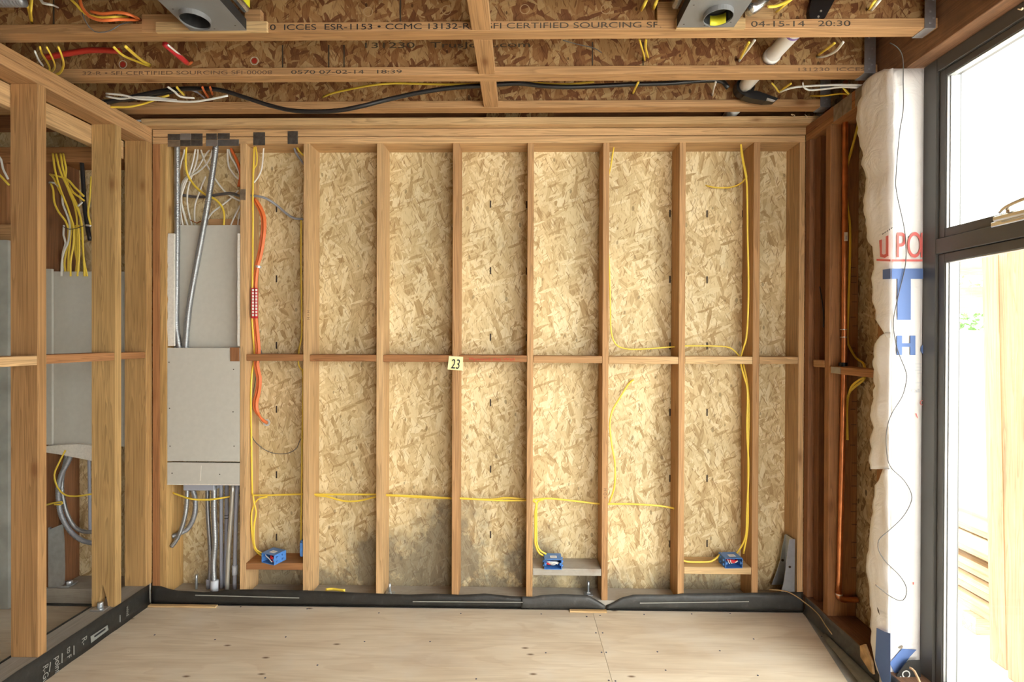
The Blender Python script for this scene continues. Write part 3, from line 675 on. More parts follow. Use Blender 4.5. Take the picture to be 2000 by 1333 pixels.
# thin wire hanging over the wrap
wy = YW-.012
wp = [(1738, 84, 2.10), (1752, 92, 2.09), (1763, 112, wy-.01), (1764, 160, wy), (1764, 215, wy), (1757, 260, wy), (1750, 345, wy), (1752, 380, wy), (1765, 440, wy), (1769, 475, wy), (1768, 520, wy), (1754, 580, wy), (1745, 630, wy), (1752, 680, wy), (1769, 725, wy), (1770, 745, wy), (1762, 775, wy), (1742, 808, wy),
      (1733, 835, wy), (1731, 870, wy), (1738, 910, wy), (1765, 938, wy), (1780, 965, wy), (1778, 985, wy), (1762, 1012, wy), (1735, 1038, wy), (1717, 1055, wy), (1716, 1075, wy), (1730, 1098, wy), (1757, 1125, wy), (1770, 1148, wy), (1768, 1168, wy), (1757, 1174, wy), (1735, 1163, wy), (1710, 1143, wy)]
tag(tube('hanging_wire', [at(*q) for q in wp], .0018, WIREG, None, 6, .012), 'thin dark wire dangling in loops down the white housewrap', 'wire')

# ================================================================== flashing membranes along the sills
mtop = [(300, 1145), (320, 1146), (325, 1150), (345, 1154), (400, 1157.5), (425, 1156), (440, 1152.5), (500, 1152), (600, 1154), (735, 1160), (800, 1162), (850, 1160), (900, 1162.5), (950, 1160), (1000, 1165), (1042, 1166.5), (1060, 1163), (1100, 1161), (1150, 1163), (1172, 1175), (1185, 1184), (1195, 1180), (1215, 1168), (1240, 1162), (1320, 1162), (1335, 1160), (1480, 1158.5), (1570, 1157)]
def interp(tab, v):
    for (a, ya), (b_, yb_) in zip(tab[:-1], tab[1:]):
        if a <= v <= b_: return ya+(yb_-ya)*(v-a)/(b_-a)
    return tab[-1][1] if v > tab[-1][0] else tab[0][1]
def mem(name, pa, pb, mat, label, yoff, n):
    rows = []
    for k in range(5):
        row = []
        for i in range(n):
            px = pa+(pb-pa)*i/(n-1); Y = Y0-yoff; zt = at(px, interp(mtop, px), Y).z
            t = k/4; z = .001+(zt-.001)*t
            y = Y-.006*math.sin(t*math.pi)*(1+mnoise.noise(Vector((px*.02, t*2, 3))))-(1-t)*.007
            row.append((X_(px, Y), y, z))
        rows.append(row)
    return tag(sheet(name, rows, mat, None, .0015), label, 'membrane', 'flashing strips along the foot of the walls')
m1 = mem('flashing_membrane', 298.5, 1040, BLACKM, 'black flashing membrane strip along the left part of the back wall sill', .004, 90)
m2 = mem('flashing_membrane', 1020, 1183, membrane('charcoal_membrane', (.045, .044, .040)), 'short wrinkled charcoal membrane piece under the middle blue electrical box', .0115, 40)
m3 = mem('flashing_membrane', 1186, 1571, membrane('soft_black_membrane', (.040, .039, .034)), 'dark grey flashing membrane strip on the right part of the back wall sill', .005, 60)
def streak(par, pa, ya, pb, yb_, mat=INKG):
    Y = Y0-.027; a, b_ = at(pa, ya, Y), at(pb, yb_, Y)
    meshobj('chalk_line', [(a.x, Y, a.z-.0022), (b_.x, Y, b_.z-.0022), (b_.x, Y, b_.z+.0022), (a.x, Y, a.z+.0022), (a.x, Y+.003, a.z-.0022), (b_.x, Y+.003, b_.z-.0022), (b_.x, Y+.003, b_.z+.0022), (a.x, Y+.003, a.z+.0022)], [(0, 1, 2, 3), (7, 6, 5, 4), (0, 4, 5, 1), (3, 2, 6, 7), (1, 5, 6, 2), (0, 3, 7, 4)], mat, par)
streak(m1, 381, 1163.5, 584, 1169); streak(m1, 806, 1176, 1021, 1177.5); streak(m3, 1250, 1179, 1463, 1176)
# left sill face: black, printed
XM = XL+.004
rows = [[(XM+.002*math.sin(y*30)+(.006 if k == 0 else 0), y, (SILLL+.002)*k/3+.001) for y in [.6+(Y0-.03-.6)*i/40 for i in range(41)]] for k in range(4)]
ml = tag(sheet('flashing_membrane', rows, BLACKM, None, .0015), 'black printed flashing membrane strip along the left partition sill', 'membrane', 'flashing strips along the foot of the walls')
rows = [[(XLO-.006-.05*k/3*(1+.5*math.sin(y*7)), y, (SILLL)*(1-k/3)+.004) for y in [.6+(Y0-.06-.6)*i/40 for i in range(41)]] for k in range(4)]
tag(sheet('flashing_membrane', rows, BLACKM, None, .0015), 'black membrane flap on the far side of the left partition, behind its studs', 'membrane', 'flashing strips along the foot of the walls')
XP = XM+.0075
def lpoly(pts, mat, par, X=XP): prism('print', [(atX(x, y, X).y, atX(x, y, X).z) for x, y in pts], 'x', X-.001, X, mat, par)
for x0, y0, x1, y1 in ((144, 1262, 144, 1280), (121, 1277, 120.5, 1296), (98, 1294, 96, 1313), (234, 1202, 234, 1216)): lpoly([(x0, y0), (x0+1.4, y0), (x1+1.4, y1), (x1, y1)], INKG, ml)
for body, px, py, h in (('R-', 160, 1252, .040), ('to F', 131, 1271, .032), ('point', 108, 1289, .036), ('R-Guard', 84, 1307, .036), ('wind', 247, 1190, .026)):
    p = atX(px, py, XP); text('pale_lettering', body, h, (XP, p.y, p.z+.01), INKG, ml, '+x', roll=-math.pi/2)
lpoly([(177, 1244), (210, 1222), (212, 1231), (178, 1257)], plain('grey_patch', (.22, .22, .20), .7), ml)
lpoly([(184, 1243), (206, 1227), (206, 1231), (185, 1246)], INK, ml, XP+.0006)
# right sill face: grey, then olive strip on the floor
rows = []
for k in range(4):
    rows.append([(XR-.003-(.012 if k == 0 else .002*math.sin(y*23)), y, .001+(SILLR-.003)*k/3) for y in [YJ-.12+(Y0-.03-YJ+.12)*i/30 for i in range(31)]])
mr = tag(sheet('flashing_membrane', rows, GREYM, None, .0015), 'grey flashing membrane strip along the foot of the right wall', 'membrane', 'flashing strips along the foot of the walls')
rows = [[(rxx(y)+.001+(XR-.018-rxx(y)-.001)*k/3, y, .0015+.012*(k/3)**2+.004*mnoise.noise(Vector((y*9, k, 4)))*(k in (1, 2))) for y in [1.2+(2.55-1.2)*i/30 for i in range(31)]] for k in range(4)]
tag(sheet('floor_flashing', rows, GREENM, None, .0015), 'olive grey flashing lying between the plywood edge and the right wall', 'membrane')
# corner scrap of black membrane beside the window foot
bw = tag(prism('membrane_scrap', [(at(x, y, YJ-.03).x, at(x, y, YJ-.03).z) for x, y in ((1744, 1350), (1752, 1318), (1768, 1296), (1775, 1291), (1797, 1290), (1799, 1350))], 'y', YJ-.032, YJ-.029, BLACKM), 'black membrane scrap with white letters at the foot of the window jamb', 'membrane')
for r_, (bx, by) in ((.9, (1764, 1328)), (.9, (1757, 1338))):
    p = at(bx, by, YJ-.034); text('pale_lettering', 'O' if by < 1330 else 'A', .045, p, INKW, bw, roll=.35)
tag(tube('wood_splinter', [at(1776, 1305, YJ-.06), at(1786, 1312, YJ-.075), at(1799, 1340, YJ-.12)], .005, plain('splinter_wood', (.50, .33, .19), .8), None, 6, .02, .5), 'split wood splinter leaning on the membrane at the window foot', 'splinter')
tag(prism('sheathing_offcut', [(atX(x, y, XR-.016).y, atX(x, y, XR-.016).z) for x, y in ((1681, 1262), (1690, 1259), (1693, 1268), (1703, 1290), (1707, 1318), (1700, 1312), (1690, 1296), (1682, 1284))], 'x', XR-.020, XR-.010, plain('raw_offcut', (.45, .28, .12), .8, 0, .3, .3, 30)), 'broken tan sheathing scrap leaning against the right wall sill', 'offcut')
# wood strips by the floor edge
def strip(pa, ya, pb, yb_, label):
    a, b_ = atZ(pa, ya, -HC+.006), atZ(pb, yb_, -HC+.006)
    c = Vector(((a.x+b_.x)/2, (a.y+b_.y)/2, .004)); L = (b_-a).length
    ang = math.atan2(b_.y-a.y, b_.x-a.x)
    o = box('wood_strip', c.x-L/2, c.x+L/2, Y0-.050, Y0-.028, .0005, .009, WX, None, .001, PINEL)
    return tag(o, label, 'strip')
strip(300, 1172, 432, 1177, 'thin pale wood strip on the floor edge in the left corner')
strip(1112, 1190, 1184, 1192, 'short pale wood strip on the floor edge just left of the eighth stud')

# ================================================================== outdoors
GZ = -.10
structure(box('ground_outside', XF+.13, 12, -6, 14, GZ-.05, GZ, GROUND, None, 0))
PO = (.56, .43, .30)
def post(px0, py0, px1, py1, Y, wx, wy, label, tint=PO):
    a, b_ = at(px0, py0, Y), at(px1, py1, Y)
    b_.z = GZ+.001; d = a-b_
    rot = Vector((0, 0, 1)).rotation_difference(d.normalized()).to_matrix()
    o = box('timber_post', b_.x-wx/2, b_.x+wx/2, b_.y-wy/2, b_.y+wy/2, 0, d.length, WZ, None, .003, tint)
    o.matrix_world = Matrix.Translation(b_+d.normalized()*(d.length/2)) @ rot.to_4x4(); o['label'] = label; o['category'] = 'post'; o['group'] = 'timber posts outside the window'
    return o
post(1951, 486, 1968, 1270, 2.50, .089, .089, 'sunlit timber post with nail holes standing outside the lower window pane')
post(2003, 480, 2006, 1270, 2.36, .089, .089, 'timber post at the very right edge of the picture, outside the window')
# lumber stack
st = [(0, 2.46, 3.1), (1, 2.44, 3.1), (2, 2.47, 3.0), (3, 2.45, 3.1), (4, 2.48, 3.05), (5, 2.45, 3.1), (6, 2.50, 3.05), (7, 2.40, 3.0), (8, 2.56, 3.0), (9, 2.66, 3.0)]
for k, xa, xb in st:
    z = GZ+.09+k*.048; words = ['lowest', 'second', 'third', 'fourth', 'fifth', 'sixth', 'seventh', 'jutting eighth', 'ninth', 'topmost'][k]
    o = box('lumber_board', xa, xa+.09 if k not in (7,) else xa+.24, 2.52+.05*math.sin(k*2), 5.6, z, z+.038, WY, None, .002, vary((.56, .42, .27), .06))
    tag(o, f'{words} board, counted from the ground, of the lumber stack outside the window', 'board', 'boards of the lumber stack outside')
for yy, wrd in ((2.75, 'near'), (4.6, 'far')):
    tag(box('stack_bearer', 2.42, 3.2, yy, yy+.09, GZ+.001, GZ+.089, WX, None, .002, PO), f'{wrd} timber bearer under the lumber stack outside', 'bearer')
# garden wall, fence boards and hedge far behind
structure(box('ground_rear', -3.6, XF+.13, -6, -1.6, GZ-.05, GZ, GROUND, None, 0))
structure(box('wall_garden', 2.2, 11, 6.4, 6.55, GZ, zr(.12), STUCCO, None, 0))
for k, (ya, yb_, c) in enumerate(((500, 537, 'upper'), (560, 612, 'lower'))):
    z1, z0 = at(1900, ya, 6.2).z, at(1900, yb_, 6.2).z
    tag(box('fence_board', 3.4, 11, 6.2, 6.24, z0, z1, WX, None, .002, (.34, .21, .14)), f'{c} pinkish fence board seen through the lower window pane', 'fence board', 'fence boards beyond the garden')
for xx, wrd in ((4.0, 'left'), (6.0, 'middle'), (8.0, 'right')):
    tag(box('fence_post', xx, xx+.1, 6.25, 6.35, GZ, zr(1.1), WZ, None, .002, PO), f'{wrd} post carrying the fence boards beyond the garden', 'post', 'posts of the garden fence')
vs, fs = [], []
for k in range(5000):
    c = Vector((random.uniform(2.8, 11), random.uniform(7.2, 8.4), random.uniform(zr(-.2), zr(.9)))); a = Vector((random.gauss(0, 1), random.gauss(0, 1), random.gauss(0, 1))).normalized(); b_ = a.orthogonal().normalized()
    s = random.uniform(.04, .09); i = len(vs); vs += [c-a*s, c+b_*s*.4, c+a*s, c-b_*s*.4]; fs.append((i, i+1, i+2, i+3))
hg = meshobj('hedge_foliage', vs, fs, LEAF); hg['kind'] = 'stuff'; hg['label'] = 'green hedge foliage behind the fence beyond the window'; hg['category'] = 'hedge'
# ================================================================== things on the back wall
YM = Y0+.07                                   # holes through the studs sit mid depth
def P(lst, Y=None): return [at(q[0], q[1], q[2] if len(q) > 2 else Y) for q in lst]
def cable(lst, mat, label, Y=YM, r=.0052, flat=.62, name='cable', cat='cable', group=None, seg=8, step=.018):
    return tag(tube(name, P(lst, Y), r, mat, None, seg, step, flat), label, cat, group)
YG = 'yellow cables in the back wall'
YBK = YB-.012
# numbered note
nt_ = tag(empty('number_note', at(889, 710, Y0-.004)), 'yellow square sticky note numbered 23 on the middle stud', 'note')
a = [at(*q, Y0-.003) for q in ((877, 696), (904.5, 697.5), (904, 724), (874.5, 722))]
a[2].y -= .010; a[3].y -= .008
meshobj('note_paper', [tuple(v) for v in a]+[(v.x, v.y+.0006, v.z) for v in a], [(0, 1, 2, 3), (7, 6, 5, 4), (0, 4, 5, 1), (1, 5, 6, 2), (2, 6, 7, 3), (3, 7, 4, 0)], NOTE, nt_)
o = text('note_number', '23', .074, at(880, 720, Y0-.0135), INK, nt_, sx=.68, roll=-.05, shear=.12)
text('crayon_writing', 'Plywood this Wall', .022, at(916, 704.5, Y0-.0008), INKR, wb, goal=(at(1004, 700, Y0)-at(916, 700, Y0)).x)
text('pencil_writing', '< D H', .022, at(1184.5, 975, Y0-.0008), INKBR, wb, roll=math.pi/2)
text('pencil_writing', 'H + H', .020, at(604.5, 625, Y0-.0008), INKBR, wb, roll=math.pi/2)

# steel nail plates
def nplate(x0, y0, x1, y1, mat, label, Y=Y0, d=.0025):
    a, b_ = at(x0, y1, Y), at(x1, y0, Y)
    e = tag(box('nail_plate', a.x, b_.x, Y-d, Y-.0005, a.z, b_.z, mat, None, .0006), label, 'nail plate', 'steel nail plates guarding the wires')
    return e
nplate(328, 262, 352, 274, DARKSTEEL, 'dark steel nail plate at the left end of the upper top plate')
nplate(328, 274.5, 352, 287, BROWNSTEEL, 'brownish steel nail plate at the left end of the lower top plate')
nplate(352.5, 261, 373, 273.5, GALV, 'light grey nail plate on the upper top plate above the left conduit')
nplate(352.5, 274, 373, 286, DARKSTEEL, 'dark nail plate directly below the first light grey nail plate')
nplate(373.5, 261, 396, 273.2, DARKSTEEL, 'dark nail plate right of the first light grey nail plate')
nplate(373.5, 273.6, 396, 285.5, DARKSTEEL, 'dark lower nail plate just left of the gap between plate clusters')
nplate(403, 261, 424, 273, DARKSTEEL, 'dark nail plate directly above the second light grey nail plate')
nplate(402.5, 273.5, 425, 286, GALV, 'light grey nail plate on the lower top plate above the right conduit')
nplate(425.5, 260.5, 449, 272, DARKSTEEL, 'dark upper nail plate at the right end of the plate cluster')
nplate(425.5, 272.6, 467, 285.5, plain('mid_steel', (.20, .20, .205), .4, .7, .1, .15, 40), 'wide dark grey nail plate beside the second light grey plate')
nplate(495, 258.5, 518, 284, DARKSTEEL, 'dark nail plate over both top plates, right of the third stud')
nplate(562, 256.5, 582, 282, DARKSTEEL, 'dark nail plate over both top plates, just left of the fourth stud')
nplate(468.7, 370, 480.3, 391, BROWNSTEEL, 'small brown nail plate on the stud beside the grey armoured cable')
XPL = XR-.0025
def rplate(px0, px1, label, mat=BROWNSTEEL, z0=P3B+.002, z1=P2T-.002):
    ya, yb_ = YX(px1, XR), YX(px0, XR)
    tag(box('nail_plate', XPL, XR-.0005, ya, yb_, z0, z1, mat, None, .0006), label, 'nail plate', 'steel nail plates guarding the wires')
rplate(1626, 1642, 'tarnished nail plate on the right wall top plate, nearest the corner')
rplate(1643, 1661, 'tarnished nail plate on the right wall top plate, in the middle of three')
rplate(1668, 1681, 'tarnished nail plate on the right wall top plate, beside the housewrap')
rplate(1624, 1642.5, 'pale nail plate on the end of the block beside the copper pipe', plain('dull_zinc', (.36, .33, .26), .5, .4, .1, .1, 30), zr(-.163), zr(-.132))

# ---- drywall lining of the left bay
xa, xb = sx(1)[1]+.001, sx(2)[0]-.001
tag(box('drywall_sheet', X_(338, Y0+.06), xb, Y0+.058, Y0+.071, at(400, 679, Y0).z-.06, at(400, 440, Y0+.058).z, DRY, None, .001), 'grey drywall panel set back behind the two steel conduits', 'drywall', 'drywall pieces lining the wiring bay')
zlo = at(400, 677, Y0).z; zhi = at(400, 456, Y0).z
def ragged(name, x0, x1, y0, y1, z0, z1, amp, label):
    n = 24; poly = [(x1, z0), (x1, z1)]+[(x0+amp*random.uniform(-1, 1), z1+(z0-z1)*k/n) for k in range(n+1)]
    return tag(prism(name, poly, 'y', y0, y1, DRYE), label, 'drywall', 'drywall pieces lining the wiring bay')
ragged('drywall_strip', xa+.001, xa+.036, Y0+.002, Y0+.015, zlo+.002, zhi, .003, 'torn pale drywall strip left of the two steel conduits')
ragged('drywall_strip', xb-.014, xb, Y0+.002, Y0+.056, zlo+.002, zhi, .001, 'narrow pale drywall edge right of the recessed grey panel')
zt, zm, zb2 = at(394, 680, Y0).z, at(394, 902, Y0).z, at(394, 904.5, Y0).z; zbb = at(394, 946, Y0).z
lp = tag(box('drywall_sheet', xa, xb, Y0+.001, Y0+.014, zm, zt, DRY, None, .001), 'large smooth grey drywall panel in the lower half of the wiring bay', 'drywall', 'drywall pieces lining the wiring bay')
lp2 = tag(box('drywall_sheet', xa, xb, Y0+.001, Y0+.014, zbb, zb2, DRY, None, .001), 'low grey drywall strip with a crack, under the large panel', 'drywall', 'drywall pieces lining the wiring bay')
box('cut_edge', xa, xb, Y0+.0005, Y0+.0145, zbb-.006, zbb-.0003, DRYE, lp2, 0)
prism('crack', [(at(x, y, Y0).x, at(x, y, Y0).z) for x, y in ((392.5, 910), (393.5, 910), (391.5, 940), (390, 940))], 'y', Y0+.0002, Y0+.001, DRYE, lp2)
box('cut_edge', X_(366, Y0), X_(452, Y0), Y0+.0145, Y0+.055, zt-.012, zt-.001, DRYE, lp, 0)
for (px, py), par in (((330, 708), lp), ((331, 798), lp), ((332, 872), lp), ((456, 722), lp), ((455, 805), lp), ((457, 872), lp), ((336, 925), lp2), ((429, 927), lp2)):
    p = at(px, py, Y0); box('screw_head', p.x-.003, p.x+.003, Y0-.0008, Y0+.002, p.z-.003, p.z+.003, INKB, par, .0008)
tag(box('wood_block', X_(450, Y0), xb-.0005, Y0-.003, Y0-.0005+.001, at(455, 706, Y0).z, at(455, 679, Y0).z, WZ, None, .0005, RED), 'small brown wood scrap at the top right corner of the large drywall panel', 'wood block')

# ---- conduits of the left bay
CY = Y0+.034
tag(tube('steel_conduit', P([(346, 268, CY), (346, 330, CY), (346, 450, CY), (345, 560, CY), (344, 630, CY), (347, 660, CY), (352, 690, CY+.004)]), .0155, FLEX, None, 12, ribs=(.0085, .0022)), 'left ribbed steel conduit hanging straight down the wiring bay', 'conduit', 'ribbed steel conduits')
tag(tube('steel_conduit', P([(422, 268, CY), (420, 300, CY), (407, 390, CY), (391, 480, CY), (376, 560, CY), (367, 620, CY), (362, 690, CY+.004)]), .0155, FLEX, None, 12, ribs=(.0085, .0022)), 'slanting ribbed steel conduit crossing the recessed drywall panel', 'conduit', 'ribbed steel conduits')
tag(tube('armoured_cable', P([(331, 380, YM), (352, 381, YM+.02), (390, 385, YM+.03), (430, 380, YM+.02), (450, 378, YM), (470, 383, YM)]), .0085, BXM, None, 10, ribs=(.006, .0016)), 'dark armoured cable running level between the left conduits', 'cable')
cable([(478, 382, YM), (500, 383, YM-.03), (520, 388, YM-.03), (540, 401, YM), (560, 418, YM), (576, 427, YM), (597, 428, YM)], GRY, 'grey cable drooping from the brown nail plate to the next stud', r=.007, flat=.8)
# white cables above the panel
WG = 'white cables above the drywall panel'
zs = YM+.01
wl_ = [([(384, 278), (380, 300), (373, 330), (358, 370), (352, 400), (355, 430), (360, 450)], 'thick white cable leaning left beside the left conduit'),
       ([(387, 278), (385, 310), (376, 340), (367, 370), (366, 400), (372, 430), (378, 450)], 'second white cable fanning down from the top plate'),
       ([(389, 278), (396, 305), (408, 330), (420, 350), (440, 375), (462, 390), (472, 393)], 'white cable crossing behind the slanting conduit to the right'),
       ([(413, 288), (400, 305), (385, 330), (370, 342), (357, 355), (353, 385), (362, 425), (370, 450)], 'white cable sweeping from the slanting conduit down left'),
       ([(415, 290), (409, 312), (392, 332), (372, 345), (358, 360), (355, 400), (366, 440), (372, 450)], 'white cable looping close under the sweeping one'),
       ([(361, 278), (359, 300), (353, 320), (349, 350), (352, 390), (352, 450)], 'white cable close beside the left conduit'),
       ([(402, 345), (395, 360), (388, 380), (381, 400), (380, 430), (384, 450)], 'thin white cable ending above the middle of the panel'),
       ([(466, 372), (450, 388), (430, 404), (415, 415), (405, 430), (398, 450)], 'pale cable slanting down left from the stud'),
       ([(444, 278), (445, 315), (449, 330), (460, 345), (474, 356)], 'white cable next to the orange cable in the bay corner'),
       ([(446, 278), (450, 305), (458, 318), (468, 340), (475, 350)], 'white cable right behind the orange cable'),
       ([(470, 400), (462, 415), (455, 430), (447, 450)], 'white cable bending down at the right of the bay'),
       ([(474, 405), (467, 420), (464, 450)], 'short white cable against the stud at the right of the bay')]
for i, (l, lab) in enumerate(wl_): cable([(x, y, zs+.004*(i % 4)) for x, y in l], WHT, lab, r=.0050, group=WG)
cable([(365, 278, YM-.02), (363, 300, YM-.02), (363, 325, YM-.02), (368, 345, YM-.01), (382, 365, YM), (400, 380, YM), (418, 388, YM), (432, 402, YM), (438, 420, YM), (436, 450, YM)], YEL, 'yellow cable curving between the white cables above the drywall panel', r=.0062)
cable([(447, 276, YM), (453, 295, YM), (462, 312, YM), (470, 340, YM), (466, 365, YM+.02)], ORA, 'orange cable in the top right corner of the wiring bay', r=.0085, flat=.7)
tag(tube('copper_wire', P([(372, 430, YM), (385, 436, YM-.01), (392, 432, YM-.01), (398, 445, YM-.01)]), .003, COPPER, None, 6, .01), 'bare copper wire ends above the drywall panel', 'wire')
tag(box('wood_block', X_(403, YM), xb-.002, YM+.02, YM+.045, at(430, 445, YM).z-.06, at(430, 428, YM+.02).z, WX, None, .001, FIR), 'brown wood block behind the top edge of the recessed drywall panel', 'wood block')
# bundle right of the third stud
cable([(497, 276, YM-.02), (496, 300, YM-.025), (494, 360, YM-.03), (494, 450, YM-.03), (493, 560, YM-.03), (492, 610, YM-.03), (494, 650, YM-.02), (497, 690, YM), (496, 708, YM), (492, 730, YM-.02), (490, 780, YM-.03), (491, 850, YM-.03), (492, 930, YM-.03), (493, 968, YM-.02)], YEL, 'long yellow cable running down the right side of the third stud', group=YG)
cable([(499, 286, YM-.03), (502, 305, YM-.03), (501, 322, YM-.03), (496, 330, YM-.02), (495, 345, YM-.02)], YEL, 'small yellow cable loop at the top of the orange bundle bay', r=.004)
cable([(516, 276, YM), (514, 300, YM), (511, 330, YM), (503, 348, YM), (496, 357, YM-.02)], WHT, 'white cable curling to the stud at the top of the orange bundle bay', r=.0045)
cable([(573, 276, YM), (577, 297, YM), (587, 312, YM), (597, 325, YM)], GRY, 'grey cable slipping behind the fourth stud at the top', r=.006)
cable([(576, 276, YM-.01), (584, 295, YM-.01), (596, 307, YM-.01)], YEL, 'yellow cable beside the grey one at the top of the fourth stud', r=.005)
OG = 'orange cables of the bundle'
for k, (dx, dy, lab) in enumerate(((-3.2, 0, 'left'), (0, .006, 'middle'), (3.2, 0, 'right'), (1.0, -.010, 'front'))):
    l = [(497+dx*.2, 388), (503+dx, 398), (513+dx, 420), (515+dx, 445), (511+dx, 480), (506+dx, 505), (502+dx*.8, 520), (498+dx*.8, 560), (498+dx*.8, 610), (501+dx, 650), (504+dx, 685), (501+dx, 712), (506+dx, 740), (504+dx, 765), (499+dx, 788), (502+dx*.7, 805), (512, 820+dx*.4), (521, 826+dx*.3)]
    cable([(x, y, YM-.012+dy+(.05 if i == len(l)-1 else 0)) for i, (x, y) in enumerate(l)], ORA, f'{lab} orange cable of the bundle wrapped in red and white labels', r=.0062, flat=.9, group=OG, step=.012)
bl = tag(empty('bundle_label', at(497, 592, YM-.035)), 'red and white striped label tubes wrapped round the orange cable bundle', 'label')
for px in (494, 500.5):
    tube('label_tube', P([(px, 563, YM-.040), (px, 622, YM-.040)]), .0088, REDW, bl, 10)
    for k in range(9):
        y = 567+k*6.1; p = at(px, y, YM-.0495); box('label_print', p.x-.005, p.x+.005, p.y, p.y+.001, p.z-.0058, p.z+.0058, WHITE, bl, 0)
tag(ring('cable_clamp', at(505, 519.5, YM-.012), (at(501, 540, YM)-at(506, 505, YM)).normalized(), .0135, .0155, .012, LIGHTSTEEL), 'small shiny clamp ring round the orange cable bundle', 'clamp')
tag(ring('grommet', at(521, 826, YB-.001), (0, -1, 0), .0125, .020, .003, RINGW), 'pale round grommet where the orange cables enter the sheathing', 'grommet')
cable([(505, 672, YM), (510, 685, YM+.01), (511, 695, YM+.01), (505, 712, YM+.01), (490, 800, YM), (492, 850, YM), (505, 870, YM), (525, 883, YM+.02), (545, 887, YM+.03), (565, 885, YM+.03), (580, 875, YM+.02), (585, 862, YM+.02), (593, 852, YM)], WIREG, 'thin dark wire sagging across the bay under the orange bundle', r=.0022, flat=1)
cable([(588, 430, YM), (588, 520, YM), (589, 600, YM), (589, 655, YM), (584, 685, YM), (583, 712, YM), (588, 722, YM), (592, 735, YM), (590, 860, YM), (589, 960, YM), (588, 1050, YM), (590, 1060, YM)], YEL, 'yellow cable half hidden behind the left side of the fourth stud', r=.0045)
# the level yellow runs through the studs
cable([(337, 963, YM-.02), (350, 968, YM-.03), (372, 975, YM-.04), (400, 977, YM-.04), (430, 974, YM-.03), (462, 968.5), (487, 968), (520, 968), (590, 966), (613, 966.5), (735, 966.5), (757, 967.5), (820, 970), (883, 974), (903, 974), (970, 978), (1029, 978), (1045, 976), (1075, 974.5), (1120, 979), (1172, 985), (1192, 985), (1240, 985.5), (1290, 989), (1322, 995)], YEL, 'long yellow cable running level through all the back wall studs', group=YG)
cable([(613, 968), (640, 971), (670, 979), (700, 979), (735, 971), (757, 968.5), (820, 972), (883, 974.5)], YEL, 'sagging yellow cable just under the level run, left of the centre', group=YG, Y=YM+.012)
cable([(903, 975, YM+.012), (960, 976, YM+.012), (990, 973, YM+.012), (1029, 977, YM+.012), (1047, 983, YM), (1045, 1000, YM), (1045, 1040, YM-.01), (1046, 1066, YM-.015), (1054, 1082, YM-.02), (1066, 1088, YM-.02)], YEL, 'yellow cable dropping to the middle blue box, left of two', group=YG)
cable([(1062, 976, YM), (1051, 980, YM), (1048, 992, YM), (1048, 1040, YM-.01), (1049, 1064, YM-.015), (1056, 1077, YM-.02), (1067, 1083, YM-.02)], YEL, 'yellow cable dropping to the middle blue box, right of two', group=YG)
cable([(522, 971, YM-.02), (503, 976, YM-.02), (495, 990, YM-.02), (491, 1010, YM-.03), (493, 1050, YM-.03), (498, 1074, YM-.02), (508, 1084, YM), (512, 1086, YM)], YEL, 'yellow cable looping down to the left blue box, outer of two', group=YG)
cable([(494, 966, YM-.03), (496, 982, YM-.03), (500, 1000, YM-.03), (496, 1030, YM-.03), (496, 1060, YM-.03), (501, 1075, YM-.02), (514, 1082, YM)], YEL, 'yellow cable looping down to the left blue box, inner of two', group=YG)
# right bays
cable([(1199, 286, YM), (1193, 325, YM), (1187, 360, YM), (1186, 460, YM), (1190, 520, YM), (1192, 600, YM), (1193, 640, YM), (1198, 665, YM), (1208, 677, YM), (1228, 682.5, YM), (1260, 682, YM), (1320, 677.5, YM), (1345, 676, YM), (1400, 676.5, YM), (1424, 679, YM), (1436, 687, YM), (1444, 696, YM)], YEL, 'yellow cable down the eighth stud and level above the blocks to the right', group=YG, r=.0042)
cable([(1447, 280, YM-.04), (1449, 305, YM-.04), (1455, 335, YM-.05), (1459, 365, YM-.05), (1460, 450, YM-.05), (1462, 560, YM-.05), (1459, 650, YM-.04), (1452, 680, YM-.02), (1447, 697, YM), (1447, 712, YM), (1453, 735, YM-.02), (1460, 765, YM-.04), (1459, 840, YM-.05), (1462, 915, YM-.05), (1459, 1000, YM-.05), (1457, 1045, YM-.045), (1447, 1070, YM-.02), (1438, 1082, YM-.01)], YEL, 'long yellow cable down the left face of the tenth stud to the right blue box', group=YG)
cable([(1447, 282, YM-.03), (1452, 315, YM-.035), (1458, 345, YM-.045), (1455, 350, YM-.03), (1445, 360, YM), (1428, 366, YM+.03), (1405, 367, YM+.045), (1388, 365, YM+.05), (1378, 362, YB+.004)], YEL, 'yellow cable branching from the tenth stud into a hole in the sheathing', group=YG)
cable([(1452, 712, YM+.004), (1460, 750, YM-.02), (1463, 800, YM-.04), (1461, 900, YM-.045), (1461, 1010, YM-.045), (1458, 1050, YM-.04), (1452, 1082, YM-.01)], YEL, 'second yellow cable beside the tenth stud, reaching the right blue box', group=YG)
cable([(1238, 742, YB+.003), (1228, 750, YB-.015), (1208, 782, YM+.02), (1196, 803, YM-.01), (1191, 830, YM-.02), (1195, 870, YM-.02), (1201, 905, YM-.02), (1201, 940, YM-.02), (1198, 960, YM-.01), (1190, 982, YM)], YEL, 'yellow cable bowing from a sheathing hole down beside the eighth stud', group=YG)
cable([(1328, 1092, YM-.02), (1342, 1098, YM-.03), (1370, 1098.5, YM-.03), (1390, 1097, YM-.03), (1402, 1088, YM-.02), (1410, 1081, YM-.01)], YEL, 'short yellow cable lying on the right shelf block beside its blue box', group=YG)

